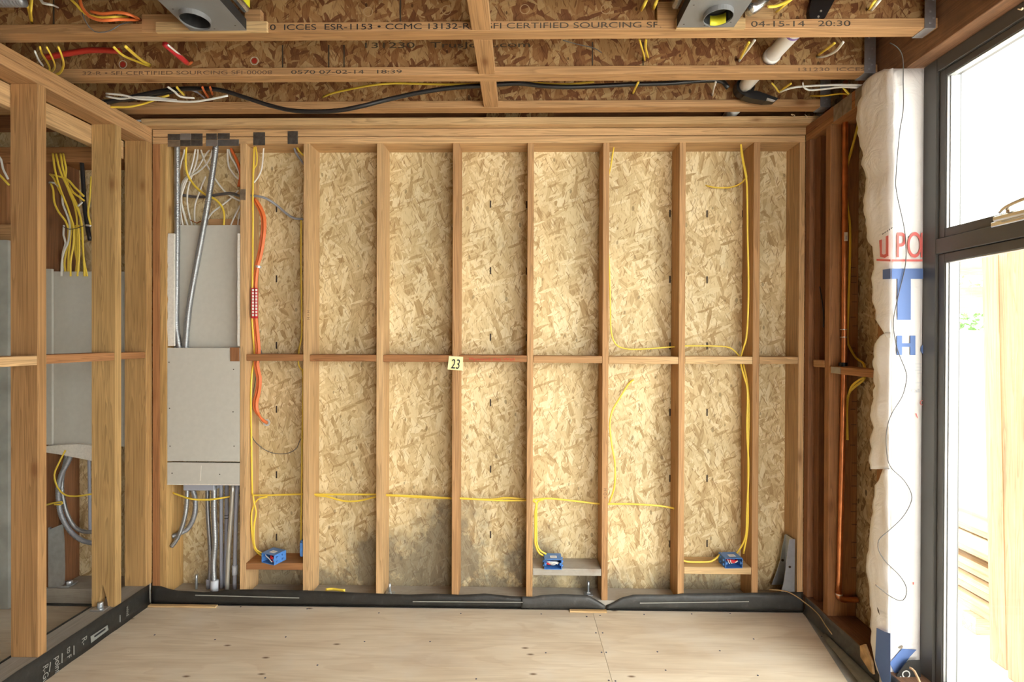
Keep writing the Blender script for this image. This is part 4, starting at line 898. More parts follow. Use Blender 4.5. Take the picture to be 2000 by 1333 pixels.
# ---- blue electrical boxes
def ebox(px, z, label, rotz=0, L=.095, H=.055, Dp=.082, wires=None, y=Y0-.012):
    """single gang box lying on its side, open front; local x along the opening"""
    c = Vector((X_(px, y), y, z+.0006)); R = Matrix.Rotation(rotz, 3, 'Z')
    e = tag(empty('electrical_box', c, R), label, 'electrical box', 'blue electrical boxes')
    def lb(name, x0, x1, y0, y1, z0, z1, mat, bev=.001):
        o = box(name, x0, x1, y0, y1, z0, z1, mat, None, bev)
        m = WM[e] @ Matrix.Translation(o.location); o.parent = e; o.matrix_parent_inverse = Matrix.Identity(4); o.matrix_basis = Matrix.Translation(Vector(((x0+x1)/2, (y0+y1)/2, (z0+z1)/2))); WM[o] = m
        return o
    t = .003
    lb('bottom', -L/2, L/2, 0, Dp, 0, t, BLUE); lb('top', -L/2, L/2, 0, Dp, H-t, H, BLUE)
    lb('side', -L/2, -L/2+t, 0, Dp, t, H-t, BLUE); lb('side', L/2-t, L/2, 0, Dp, t, H-t, BLUE); lb('back', -L/2+t, L/2-t, Dp-t, Dp, t, H-t, BLUE)
    for s in (-1, 1):
        lb('screw_boss', s*(L/2-.008)-.004, s*(L/2-.008)+.004, .001, .02, H*.38, H*.62, BLUE)
        for zz in (.012, .036): lb('nail_guide', s*(L/2+.004)-.004, s*(L/2+.004)+.004, .012, .022, zz, zz+.009, BLUE); lb('nail_guide', s*(L/2+.004)-.004, s*(L/2+.004)+.004, .05, .06, zz, zz+.009, BLUE)
    lb('label_sticker', -.014, .022, .022, .048, H, H+.0006, WHITE, 0); lb('label_print', -.008, .016, .03, .04, H+.0006, H+.001, TGREY, 0)
    for i, (col, pts, r) in enumerate(wires or []):
        o = tube('wire', [Vector(q) for q in pts], r, col, None, 7, .008)
        loc = Vector(pts[0]); o.parent = e; o.matrix_parent_inverse = Matrix.Identity(4); o.matrix_basis = Matrix.Translation(loc); WM[o] = WM[e] @ Matrix.Translation(loc)
    return e
ebox(523.5, SHZ[0], 'blue electrical box with a red wire connector, turned on the left shelf block', math.radians(-22), wires=[(WHT, [(-.038, .03, .045), (-.025, .008, .042), (.0, .006, .03), (.022, .008, .012)], .0026), (REDW, [(.0, .03, .04), (.012, .012, .036), (.028, .012, .03)], .008), (REDW, [(.012, .03, .02), (.022, .014, .018), (.034, .02, .012)], .006)])
ebox(1082, SHZ[1], 'blue electrical box on the weathered grey shelf block in the middle', 0, wires=[(WHT, [(-.04, .03, .036), (-.02, .008, .038), (.015, .006, .038), (.03, .014, .030)], .003), (WHT, [(-.038, .03, .03), (-.015, .01, .030), (.012, .008, .032), (.026, .012, .026)], .0028), (REDW, [(-.038, .02, .026), (-.028, .012, .026), (-.016, .015, .024)], .005), (BLK, [(-.03, .03, .042), (0, .014, .044), (.03, .02, .04)], .0028), (WHT, [(-.018, .02, .020), (.0, .012, .021), (.014, .016, .022)], .0025)])
ebox(1436, SHZ[2], 'blue electrical box with red wires on the pale right shelf block', math.radians(4), wires=[(REDW, [(-.03, .03, .038), (-.005, .015, .034), (.02, .02, .03)], .008), (REDW, [(-.02, .03, .028), (.005, .012, .028), (.024, .018, .038)], .006), (WHT, [(-.03, .012, .044), (-.025, .008, .03), (-.018, .010, .022)], .0026), (WHT, [(-.016, .012, .042), (-.014, .008, .03), (-.006, .010, .024)], .0026), (WHT, [(0, .012, .024), (.014, .008, .03), (.026, .010, .036)], .0024)])
bx4 = tag(empty('electrical_box', at(590, 1088, Y0+.03)), 'blue electrical box half hidden behind the fourth stud near the floor', 'electrical box', 'blue electrical boxes')
p, q = at(586, 1088, Y0+.02), at(586, 1057, Y0+.02); xr_ = sx(3)[0]-.001
box('shell', p.x, xr_, Y0+.02, Y0+.10, p.z, q.z, BLUE, bx4, .002); box('flange', p.x+.004, xr_, Y0+.008, Y0+.0195, p.z+.01, q.z-.006, BLUE, bx4, .001)

# ---- below the drywall: boxes, conduits, bolts
tag(box('metal_box', X_(367, YM), X_(426, YM), Y0+.03, YB-.004, at(394, 959, Y0+.03).z, zbb+.01, PVCG, None, .002), 'grey metal box edge peeking out under the cracked drywall strip', 'metal box')
CG = 'conduits under the drywall strip'
def flexc(l, r, mat, lab): return tag(tube('flexible_conduit', P(l), r, mat, None, 12, ribs=(.0085, .0020)), lab, 'conduit', CG)
flexc([(366, 944, YM-.02), (365, 980, YM-.025), (361, 1010, YM-.03), (352, 1040, YM-.035), (343, 1058, YM-.04), (335, 1068, YM-.045)], .0115, FLEX, 'bright flexible conduit curving left, in front, under the drywall')
flexc([(374, 950, YM+.02), (381, 975, YM+.02), (380, 1005, YM+.015), (368, 1032, YM+.01), (350, 1043, YM-.01), (336, 1049, YM-.03)], .0135, FLEXG, 'grey flexible conduit curving left, behind the bright one')
flexc([(405, 950, YM+.01), (406, 1000, YM+.01), (409, 1050, YM+.012), (411, 1100, YM+.012), (408, 1145, YM+.012)], .0115, FLEX, 'straight flexible conduit just left of the one with a grey end fitting')
fc = flexc([(418, 950, YM-.02), (418, 1000, YM-.02), (420, 1060, YM-.025), (417, 1100, YM-.025), (418, 1140, YM-.03)], .0150, FLEX, 'thick flexible conduit ending in a grey plastic fitting at the sill')
zf = SILLB+.001
pf = at(419, 1138, YM-.032); tube('end_fitting', [(pf.x, pf.y, zf+.005), (pf.x, pf.y, zf+.065)], .0205, PVCL, fc, 14)
tag(tube('conduit_stub', [(X_(408, YM+.012), YM+.012, zf), (X_(408, YM+.012), YM+.012, zf+.05)], .0145, PVCG, None, 12), 'short grey conduit stub behind the grey plastic end fitting', 'conduit')
def rigid(l, r, mat, lab): return tag(tube('rigid_conduit', P(l), r, mat, None, 12, .05), lab, 'conduit', CG)
rigid([(432, 944, YM+.02), (432, 1050, YM+.02), (433, 1149, YM+.01)], .0095, PVCG, 'straight blue grey plastic conduit right of the thick flexible one')
g2 = rigid([(443, 944, YM+.045), (442, 1050, YM+.045), (439, 1146, YM+.04)], .0105, PVCG, 'grey plastic conduit with two black rings behind the shiny tube')
for yy in (1007, 1013):
    p = at(442.5, yy, YM+.045); ring('black_band', p, (0, 0, 1), .0106, .0112, .003, INK, g2)
rigid([(455, 944, YM-.03), (452, 1000, YM-.03), (447, 1070, YM-.03), (443, 1158, YM-.035)], .0115, EMT, 'shiny slanting metal tube under the drywall')
g4 = rigid([(464, 944, YM-.01), (461, 1000, YM-.01), (459.5, 1070, YM-.01), (458, 1156, YM-.01)], .0105, PVCG, 'grey plastic conduit with a coupling beside the third stud')
p = at(458.7, 1123, YM-.01); tube('coupling', [(p.x, p.y, p.z), (p.x, p.y, p.z+.052)], .0145, PVCL, g4, 14)
def bolt(px, pyt, Y, lab, washer=True):
    p = at(px, pyt, Y); e = tag(empty('anchor_bolt', (p.x, Y, SILLB)), lab, 'anchor bolt', 'anchor bolts in the sill')
    tube('bolt_shank', [(p.x, Y, SILLB+.0005), (p.x, Y, p.z)], .0072, GALV, e, 10, .02)
    if washer: box('washer', p.x-.024, p.x+.024, Y-.024, Y+.024, SILLB+.0002, SILLB+.004, GALV, e, .001); box('nut', p.x-.012, p.x+.012, Y-.012, Y+.012, SILLB+.0042, SILLB+.014, GALV, e, .003)
bolt(383.5, 1123, YM, 'galvanised anchor bolt in the sill of the conduit bay', False); bolt(761, 1140, YM-.03, 'galvanised anchor bolt at the foot of the fifth stud'); bolt(1149, 1136, YM, 'tall galvanised anchor bolt under the grey shelf block')
tag(tube('cable_scrap', P([(636, 1152.5, Y0+.02), (650, 1151.5, Y0+.03), (665, 1153.5, Y0+.02), (674, 1154, Y0+.015)]), .0075, YEL, None, 8, .01, .4), 'flat yellow cable scrap lying on the sill behind the membrane', 'cable scrap')

# ---- steel hold-down in the right corner
hx = sx(10)[0]-.001
hdw = tag(empty('hold_down', (hx, Y0+.05, SILLB)), 'flared galvanised hold-down bracket in the right corner of the back wall', 'bracket')
def gus(Y, pts, mat, name):
    prism(name, [(at(x, y, Y).x, at(x, y, Y).z) for x, y in pts], 'y', Y, Y+.003, mat, hdw)
gus(Y0+.004, [(1542, 1054), (1553, 1054), (1552, 1100), (1551, 1156.5), (1526, 1156.5), (1531, 1138), (1535, 1110), (1538, 1080)], LIGHTSTEEL, 'near_flange')
gus(Y0+.10, [(1533, 1045), (1540, 1045), (1539, 1142), (1507, 1143), (1516, 1120), (1524, 1095), (1528, 1070)], GALV, 'far_flange')
box('back_plate', at(1553, 1054, Y0+.005).x-.003, at(1553, 1054, Y0+.005).x, Y0+.0045, Y0+.1, SILLB+.002, at(1545, 1050, Y0+.05).z, GALV, hdw, 0)
p = at(1542.5, 1108, Y0+.003); ring('bolt_hole', p, (0, -1, 0), .0005, .0068, .0006, SEAM, hdw, 16); p = at(1528.5, 1095, Y0+.099); ring('bolt_hole', p, (0, -1, 0), .0005, .0075, .0006, SEAM, hdw, 16)
tag(tube('strap_band', P([(1502, 1152.5, Y0+.01), (1520, 1153.5, Y0-.005), (1538, 1156.5, Y0-.03), (1556, 1166, Y0-.06), (1572, 1178, Y0-.09), (1586, 1189, Y0-.13), (1600, 1203, Y0-.19), (1612, 1222, Y0-.25), (1625, 1240, Y0-.30)]), .0032, plain('tan_band', (.42, .28, .13), .6), None, 6, .02, .5), 'thin tan strap curling from the hold-down along the right corner floor', 'strap')

# ================================================================== copper pipe and cables on the right wall
YP = R2a-.022; xp = X_(1648.5, YP)
cp = tag(empty('copper_pipe', (xp, YP, SILLR)), 'vertical copper pipe with an elbow in front of the right wall stud', 'pipe')
tube('pipe_run', [(xp-.001, YP, P2T+.12), (xp, YP, zr(.3)), (xp, YP, zr(-.2)), at(1638.5, 1165, YP)], .0128, COPPER, cp, 14, .08)
e0 = at(1638.3, 1163, YP)
tube('elbow', [(e0.x, YP, e0.z+.012), (e0.x+.001, YP, e0.z-.006), (e0.x+.010, YP-.001, e0.z-.018), (e0.x+.030, YP-.002, e0.z-.022), (XRO-.01, YP, e0.z-.022)], .0140, COPPER, cp, 14, .008)
for py in (645, 660): p = at(1647.5, py, YP); ring('solder_band', p, (0, 0, 1), .0129, .0150, .005, EMT, cp)
p = at(1638.5, 1162, YP); ring('solder_band', p, (0, 0, 1), .0129, .0152, .005, EMT, cp)
p = at(1647, 714, YP); ring('rubber_sleeve', (p.x, YP, zr(-.13)+.0005), (0, 0, 1), .0129, .0185, .018, ABS, cp)
p = at(1649, 472, YP); ql = at(1649, 455, YP); box('paper_label', p.x-.008, p.x+.008, YP-.0145, YP-.0120, p.z, ql.z, WHITE, cp, .0005); box('label_print', p.x-.004, p.x+.004, YP-.0150, YP-.0146, p.z+.008, p.z+.026, TGREY, cp, 0)
YR = R2a-.012
cable([(1682, 225, R2a-.05), (1677, 240, R2a-.05), (1668, 275, R2a-.03), (1657, 315, YR), (1653, 345, YR), (1655, 400, YR), (1660, 440, YR), (1660, 500, YR), (1657, 600, YR), (1655, 660, YR), (1660, 680, YR), (1672, 700, YR-.02), (1684, 708, R2a-.08), (1689, 718, R2a-.10), (1688, 740, R2a-.10), (1680, 748, R2a-.08), (1665, 760, YR-.02), (1657, 772, YR), (1654, 800, YR), (1655, 860, YR)], YEL, 'yellow cable behind the copper pipe on the right wall, passing the block', r=.0058)
cable([(1678, 228, R2a-.04), (1672, 260, R2a-.035), (1664, 292, R2a-.02), (1655, 325, YR), (1654, 360, YR)], YEL, 'second yellow cable at the top of the right wall, merging with the first', r=.005)
cable([(1688, 738, R2a-.11), (1676, 744, R2a-.08), (1663, 756, YR-.02), (1656, 775, YR)], YEL, 'short yellow cable bend under the right wall block', r=.0055)
cable([(1601, 560, 2.69), (1606, 590, 2.69), (1609, 620, 2.68), (1608, 640, 2.68)], BLK, 'thin black cable in the dark right corner of the back wall', r=.003, flat=1)

# ================================================================== beyond the left partition
cx0, cx1 = X_(103, Y0), XLO-.004
zt4, zb4 = at(135, 533, Y0+.04).z, at(135, 868, Y0+.04).z
tag(box('drywall_sheet', X_(100, Y0), cx1, Y0-.016, Y0-.003, zb4, zt4, DRY, None, .001), 'grey drywall panel seen between the two left partition studs', 'drywall', 'drywall pieces beyond the left partition')
tag(box('drywall_strip', X_(84, Y0-.03), X_(101, Y0-.03), Y0-.030, Y0-.0165, zb4+.01, zt4+.012, DRY, None, .001), 'narrow grey drywall strip left of the panel beyond the partition', 'drywall', 'drywall pieces beyond the left partition')
tag(prism('drywall_strip', [(at(x, y, Y0-.05).x, at(x, y, Y0-.05).z) for x, y in ((88, 872), (150, 868), (185, 872), (185, 902), (120, 889), (88, 884))], 'y', Y0-.05, Y0-.002, DRYE), 'tilted pale drywall offcut under the panel beyond the partition', 'drywall', 'drywall pieces beyond the left partition')
LG = 'cables fanning out beyond the left partition'
yc = Y0-.03
bunch = [([(103, 300), (108, 335), (118, 370), (130, 400), (140, 430), (144, 445), (143, 480), (138, 510), (138, 540)], YEL), ([(109, 300), (118, 335), (130, 362), (140, 385), (152, 410), (160, 440), (162, 480), (165, 540)], YEL),
         ([(118, 300), (124, 335), (131, 355), (140, 380), (150, 400), (157, 425), (160, 450), (163, 500), (170, 540)], YEL), ([(123, 300), (129, 330), (128, 350), (135, 375), (145, 400), (150, 430), (151, 480), (155, 540)], YEL),
         ([(97, 340), (105, 348), (115, 370), (125, 390), (134, 412), (139, 435), (137, 470), (134, 500), (133, 540)], YEL), ([(99, 358), (104, 372), (106, 395), (115, 415), (128, 432), (133, 445)], YEL),
         ([(100, 341), (130, 350), (145, 365), (158, 378), (164, 384)], YEL), ([(135, 362), (143, 376), (155, 385), (165, 393)], YEL), ([(134, 440), (133, 470), (129, 495), (126, 515), (129, 540)], YEL), ([(148, 440), (146, 480), (150, 510), (147, 540)], YEL), ([(153, 440), (155, 490), (151, 540)], YEL), ([(178, 345), (175, 390), (172, 415), (177, 440)], YEL),
         ([(121, 382), (123, 400), (131, 420), (136, 440), (134, 470), (126, 490), (121, 510), (120, 540)], WHT), ([(125, 440), (124, 460), (128, 475), (122, 500), (123, 540)], WHT), ([(96, 357), (107, 358), (115, 366)], WHT), ([(161, 395), (152, 403)], WHT), ([(168, 440), (178, 441)], WHT)]
ordw = ['first', 'second', 'third', 'fourth', 'fifth', 'sixth', 'seventh', 'eighth', 'ninth', 'tenth', 'eleventh', 'twelfth']
for i, (l, m) in enumerate(bunch):
    nm = 'yellow' if m is YEL else 'white'; k = i if i < 12 else i-12
    lab = {0: 'leftmost at the top plate, of the bundle', 1: 'second from the left at the top plate, of the bundle', 2: 'third from the left at the top plate, of the bundle', 3: 'fourth from the left at the top plate, of the bundle', 4: 'rising to the closet stud, inner one of the bundle', 5: 'bowing furthest left in the bundle',
           6: 'crossing right to the black cable, upper of two', 7: 'crossing right to the black cable, lower of two', 8: 'short and leftmost under the tie of the bundle', 9: 'short and wavy under the tie of the bundle', 10: 'short and straight under the tie of the bundle', 11: 'hugging the second partition stud beside the bundle',
           12: 'longest of the white ones in the bundle', 13: 'short one under the tie of the bundle', 14: 'stub at the closet stud beside the bundle', 15: 'short stub beside the black cable of the bundle', 16: 'tie end against the second partition stud'}[i]
    cable([(x, y, yc+.006*(i % 5)) for x, y in l], m, f'{nm} cable {lab}', r=.0056, group=LG)
tag(tube('cable_tie', P([(123, 443, yc-.012), (135, 448, yc-.014), (150, 446, yc-.014), (164, 441, yc-.012)]), .0018, ABS, None, 6), 'black tie holding the yellow cable bundle beyond the partition', 'cable tie')
cable([(158, 290), (162, 350), (165, 400), (170, 440), (176, 470)], BLK, 'thick black cable right of the yellow bundle beyond the partition', r=.011, flat=.8, Y=yc+.05)
flexc([(142, 880, yc+.02), (132, 905, yc+.01), (119, 930, yc), (114, 965, yc), (119, 1005, yc), (137, 1038, yc), (160, 1056, yc), (188, 1063, yc)], .0125, FLEXG, 'grey flexible conduit loop beyond the left partition, outer of two')
flexc([(132, 885, yc+.03), (124, 920, yc+.025), (121, 955, yc+.02), (128, 995, yc+.02), (142, 1025, yc+.02), (160, 1038, yc+.02), (188, 1040, yc+.02)], .0105, FLEX, 'bright flexible conduit loop beyond the left partition, inner of two')
cable([(128, 880), (115, 905), (106, 928), (112, 952), (125, 966), (145, 970), (185, 965)], YEL, 'yellow cable loop over the conduits beyond the left partition', Y=yc-.02, r=.005)
cable([(90, 987), (105, 983), (122, 981), (118, 986), (106, 986)], YEL, 'short yellow cable end near the conduit loops beyond the partition', Y=yc-.02, r=.0045)
tag(tube('rigid_conduit', P([(174, 895, YM), (175, 960, YM), (176, 1040, YM)]), .008, PVCG, None, 10), 'thin grey conduit against the second partition stud, beyond it', 'conduit')
hl = tag(empty('hold_down', (X_(118, Y0), Y0, zr(-1.385))), 'grey hold-down bracket on the closet sill beyond the left partition', 'bracket')
zS = zr(-1.384)
box('back_plate', X_(96, Y0-.004), X_(99, Y0-.004), Y0-.012, Y0+.06, zS, at(100, 1030, Y0).z, GALV, hl, .001)
prism('near_flange', [(at(x, y, Y0-.014).x, max(at(x, y, Y0-.014).z, zS)) for x, y in ((96, 1035), (123, 1024), (126, 1060), (127, 1110), (126, 1142), (118, 1146), (96, 1147))], 'y', Y0-.014, Y0-.012, GALV, hl)
box('seat', X_(99, Y0), X_(137, Y0), Y0-.012, Y0+.055, zS, zS+.012, GALV, hl, .003); tube('nut', [(X_(132, Y0), Y0+.01, zS+.012), (X_(132, Y0), Y0+.01, zS+.03)], .016, LIGHTSTEEL, hl, 6)
# anchor plate at the notched stud
pz = SILLL
ap = tag(empty('anchor_plate', ((XL+XLO)/2, YL2-.02, pz)), 'square steel anchor plate with a rounded nut at the notched stud foot', 'anchor plate')
mx_ = (XL+XLO)/2+.002
box('plate', mx_-.034, mx_+.034, YL2-.045, YL2-.001, pz+.0004, pz+.005, GALV, ap, .001)
tube('nut', [(mx_-.004, YL2-.016, pz+.0055), (mx_-.004, YL2-.016, pz+.022), (mx_-.004, YL2-.016, pz+.030)], .013, LIGHTSTEEL, ap, 10, .006)
# cables at the extreme left
cable([(-8, 300), (2, 312), (6, 330), (16, 350)], WHT, 'white cable at the extreme left edge above the concrete', Y=2.74, r=.006)
cable([(-8, 335), (2, 345), (18, 362)], YEL, 'yellow cable at the extreme left edge above the concrete', Y=2.74, r=.006)
# ================================================================== things between the ceiling joists
YA, YBj, YC = JY[0][0], JY[1][0], JY[2][0]
YwA, YwB, YwC = YA+.03, YBj+.03, YC+.03
def downlight(pa, pb, label, sidex, cx, cy):
    Yb = 1.954; x0, x1 = X_(pa, Yb), X_(pb, Yb); Yf = Yb-.36; z = NAILT-.004
    e = tag(empty('recessed_downlight', ((x0+x1)/2, Yb-.15, z)), label, 'downlight', 'recessed lights between the joists')
    c = atZ(cx, cy, z-HC); r = .052
    # mounting plate with a round opening
    n = 32; outer = []
    for k in range(n):
        a = 2*math.pi*k/n; dx, dy = math.cos(a), math.sin(a)
        t = min(((x1-c.x) if dx > 0 else (x0-c.x))/dx if abs(dx) > 1e-6 else 9, ((Yb-c.y) if dy > 0 else (Yf-c.y))/dy if abs(dy) > 1e-6 else 9)
        outer.append((c.x+dx*t, c.y+dy*t))
    corners = [(x0, Yf), (x1, Yf), (x1, Yb), (x0, Yb)]
    for q in corners:                                   # snap the nearest rim points onto the corners
        k = min(range(n), key=lambda i: (outer[i][0]-q[0])**2+(outer[i][1]-q[1])**2); outer[k] = q
    inner = [(c.x+r*math.cos(2*math.pi*k/n), c.y+r*math.sin(2*math.pi*k/n)) for k in range(n)]
    vs = [(x, y, zz) for zz in (z, z+.0015) for ringp in (outer, inner) for x, y in ringp]; fs = []
    for k in range(n):
        j = (k+1) % n
        fs += [(k, j, n+j, n+k), (2*n+k, 3*n+k, 3*n+j, 2*n+j), (k, 2*n+k, 2*n+j, j), (n+k, n+j, 3*n+j, 3*n+k)]
    meshobj('mounting_plate', vs, fs, CANG, e)
    ring('aperture_collar', (c.x, c.y, z-.018), (0, 0, 1), r-.002, r, .09, CANG, e, 32)
    box('lamp_recess', c.x-r*1.05, c.x+r*1.05, c.y-r*1.05, c.y+r*1.05, z+.028, z+.12, CANB, e, .002)
    ring('inner_baffle', (c.x, c.y, z-.012), (0, 0, 1), r-.0045, r-.0022, .039, CANB, e, 32)
    hx0, hx1 = (x0+.004, x1-.004) if sidex == 0 else ((x0+.004, x1-.03) if sidex > 0 else (x0+.03, x1-.004))
    box('housing', hx0+.01, hx1-.01, Yf+.02, Yb-.02, z+.122, z+.19, CANB, e, .002)
    # dark side cheek and junction box
    sx_ = x1 if sidex > 0 else x0
    box('side_cheek', sx_-.0035, sx_-.0005, Yf, Yb, z+.0016, z+.043, CANB, e, 0) if sidex > 0 else box('side_cheek', sx_+.0005, sx_+.0035, Yf, Yb, z+.0016, z+.043, CANB, e, 0)
    s = 1 if sidex > 0 else -1
    box('junction_box', sx_+s*.001, sx_+s*.03, Yf+.01, Yb-.03, z+.045, z+.10, ALU, e, .008)
    for dx, dy in ((.02, .02), (.02, .13), (.19, .03), (.10, .012)):
        box('plate_slot', x0+dx-.003, x0+dx+.003, Yb-dy-.0015, Yb-dy+.0015, z-.0004, z+.0004, SEAM, e, 0)
    return e, c, r, z, x0, x1, Yb, Yf
e1, c1, r1, z1_, a0, a1, yb1, yf1 = downlight(372, 481, 'grey recessed downlight box with yellow side label, at the top left', 1, 381, 33)
box('yellow_label', a1+.0305, a1+.0315, yb1-.20, yb1-.035, z1_+.064, z1_+.098, YLAB, e1, 0)
e2, c2, r2, z2_, b0, b1, yb2, yf2 = downlight(1319, 1430, 'grey recessed downlight box with yellow label in its opening, at the top right', -1, 1403, 26)
vs = []
for k in range(9):
    a = math.radians(35+k*9); vs += [(c2.x+(r2-.0056)*math.cos(a), c2.y+(r2-.0056)*math.sin(a), z2_-.0165), (c2.x+(r2-.0056)*math.cos(a), c2.y+(r2-.0056)*math.sin(a), z2_+.02)]
vs = [(2*c2.x-x if False else x, y, z) for x, y, z in vs]
yl = sheet('yellow_label', [[vs[2*k+i] for k in range(9)] for i in range(2)], YLAB, e2, .0005)
cab2 = [([(1500, 13, 1.86), (1515, 12, 1.88), (1535, 4, 1.9), (1550, -6, 1.9)], YEL, 'yellow cable leaving the right downlight box to the upper right', .006),
        ([(1516, 24, YwA-.012), (1530, 12, 1.93), (1552, -6, 1.9)], YEL, 'yellow cable entering the joist web right of the right downlight', .005)]
for l, m, lab, r in cab2: cable(l, m, lab, r=r)
tag(tube('foil_fitting', P([(1462, 20, 1.88), (1478, 10, 1.88), (1492, -3, 1.88)]), .022, ALU, None, 10, .02), 'crumpled shiny metal fitting beside the right downlight', 'fitting')
CGp = 'cables passing between the ceiling joists'
def pas(l, m, lab, r=.0055, flat=.62): cable(l, m, lab, r=r, flat=flat, group=CGp)
ym = 2.07
# bay between the first and second joist
pas([(78, 92, ym), (82, 105, 2.12), (90, 118, 2.2), (97, 132, 2.25), (95, 143, 2.27)], YEL, 'yellow cable over the left partition, leftmost of three')
pas([(91, 92, ym), (101, 110, 2.12), (107, 128, 2.2), (103, 138, 2.25), (95, 145, 2.27)], YEL, 'yellow cable over the left partition, middle of three')
pas([(114, 92, ym), (121, 110, 2.12), (124, 128, 2.2), (116, 143, 2.25), (100, 147, 2.27)], YEL, 'yellow cable over the left partition, rightmost of three', .0065)
pas([(68, 100, 2.1), (76, 118, 2.15), (84, 128, 2.2)], WHT, 'frayed white cable end over the left partition')
pas([(90, 112, 2.20), (130, 105, 2.2), (180, 98, 2.2), (235, 100, 2.2)], REDJ, 'dark red tube running level behind the nearest joist', .012, 1)
pas([(222, 92, ym), (240, 108, 2.15), (262, 118, 2.25), (293, 130, YwB-.006)], YEL, 'yellow cable entering the second joist web on the left, lower of two', .0052)
pas([(244, 90, ym), (262, 106, 2.15), (280, 120, 2.25), (294, 127, YwB-.006)], YEL, 'yellow cable entering the second joist web on the left, upper of two', .0062)
rt = tag(tube('red_label_tube', P([(322, 86, ym), (345, 106, 2.15), (364, 122, 2.24)]), .0115, REDW, None, 10), 'red and white label tube poking from behind the nearest joist', 'label tube')
tube('label_print', P([(328, 88, ym-.014), (346, 103, 2.136), (360, 115, 2.21)]), .004, WHITE, rt, 6)
pas([(362, 120, 2.235), (368, 125, 2.27), (374, 122, 2.30)], ORA, 'orange cable end sticking out of the red and white label tube', .009)
pas([(1249, 78, ym), (1253, 92, 2.14), (1257, 106, 2.24), (1259, 118, YwB-.006)], YEL, 'yellow cable right of the centre behind the nearest joist, left of two')
pas([(1262, 78, ym), (1261, 92, 2.14), (1264, 106, 2.24), (1266, 113, YwB-.006)], YEL, 'yellow cable right of the centre behind the nearest joist, right of two')
pas([(1463, 82, ym), (1454, 98, 2.16), (1447, 112, 2.26), (1445, 116, YwB-.006)], YEL, 'yellow cable left of the white pipe behind the nearest joist')
pas([(1474, 78, ym), (1462, 95, 2.16), (1450, 110, 2.26), (1443, 120, YwB-.006)], WHT, 'white cable left of the white pipe behind the nearest joist')
pas([(1630, 84, ym), (1616, 95, 2.18), (1603, 104, 2.27), (1598, 108, YwB-.006)], YEL, 'yellow cable right of the white pipe behind the nearest joist')
pas([(1647, 82, ym), (1632, 100, 2.18), (1612, 110, 2.27), (1596, 112, YwB-.006)], WHT, 'white cable right of the white pipe behind the nearest joist')
pas([(1100, 79, ym), (1130, 87, 2.2), (1160, 94, 2.28), (1175, 103, YwB-.008)], WIREG, 'thin grey wire drooping behind the nearest joist, right of the centre', .002, 1)
# bay between the second and third joist
yb_ = 2.48
pas([(200, 202, yb_), (230, 196, yb_), (280, 185, yb_), (330, 176, yb_), (380, 173, yb_), (430, 176, yb_), (480, 191, yb_), (530, 207, yb_-.01), (580, 217, yb_-.02), (650, 217, yb_-.02), (700, 209, yb_-.02), (760, 194, yb_), (820, 181, yb_), (880, 172, yb_), (950, 167, yb_), (1010, 163, yb_), (1060, 168, yb_), (1110, 170, yb_), (1170, 168, yb_), (1230, 165, yb_), (1300, 163, yb_), (1400, 157, yb_), (1422, 172, yb_)], BLK, 'thick black cable sagging across the ceiling between the joists', .0105, 1)
pas([(200, 198, 2.50), (260, 194, 2.5), (310, 184, 2.5), (350, 178, 2.5)], BLK, 'second black cable at the left end of the sagging one', .008, 1)
pas([(630, 190, YwC-.012), (650, 182, 2.6), (690, 173, 2.55), (730, 166, 2.5), (770, 163, 2.5), (830, 164, 2.5), (890, 165, 2.5), (960, 163, 2.5), (1040, 162, 2.5), (1100, 165, 2.5), (1160, 160, 2.5)], YEL, 'yellow cable above the sagging black cable in the ceiling', .0058)
pas([(207, 183, 2.45), (240, 186, 2.45), (270, 193, 2.45), (320, 196, 2.45), (370, 199, 2.45), (405, 195, 2.45), (445, 187, 2.45)], WHT, 'white cable twisting near the left end of the black cable, lower one', .0055)
pas([(207, 188, 2.47), (235, 193, 2.47), (265, 190, 2.47), (300, 191, 2.47), (345, 196, 2.47)], WHT, 'white cable twisting near the left end of the black cable, upper one', .0055)
pas([(328, 170, 2.42), (342, 180, 2.48), (352, 189, 2.52), (380, 192, 2.55)], WHT, 'short white cable dropping in front of the black cable, left')
pas([(213, 209, 2.5), (250, 209, 2.5), (280, 203, 2.5), (300, 196, 2.5), (330, 186, 2.5)], YEL, 'yellow cable under the white twisted cables in the ceiling')
pas([(345, 170, 2.42), (352, 178, 2.48), (360, 186, 2.52)], YEL, 'short yellow cable beside the short white one in the ceiling')
pas([(370, 175, 2.5), (385, 180, 2.52), (400, 192, YwC-.01)], GRY, 'grey cable behind the black cable, left of the orange pair')
pas([(395, 170, 2.42), (400, 180, 2.5), (407, 190, YwC-.01)], ORA, 'orange cable in the ceiling, left of the orange pair', .006)
pas([(410, 170, 2.42), (413, 178, 2.5), (415, 185, YwC-.01)], ORA, 'orange cable in the ceiling, right of the orange pair', .006)
pas([(1247, 160, 2.42), (1241, 172, 2.5), (1236, 183, YwC-.006)], YEL, 'yellow cable end dropping between the joists, right of the centre')
pas([(1398, 160, 2.42), (1394, 172, 2.5), (1391, 186, YwC-.006)], WHT, 'white cable end dropping between the joists, left of the white pipe')
pas([(1508, 163, 2.42), (1516, 172, 2.48), (1522, 180, 2.52), (1532, 172, 2.5), (1545, 163, 2.42)], YEL, 'yellow cable bent in a V right of the white pipe')
pas([(1524, 180, 2.5), (1545, 172, 2.46), (1580, 168, 2.44), (1640, 166, 2.40), (1685, 167, 2.36)], WHT, 'white cable running right to the housewrap corner, upper one')
pas([(1568, 162, 2.42), (1570, 170, 2.45), (1580, 176, 2.46), (1610, 174, 2.44), (1645, 170, 2.40), (1685, 172, 2.36)], WHT, 'white cable running right to the housewrap corner, lower one')
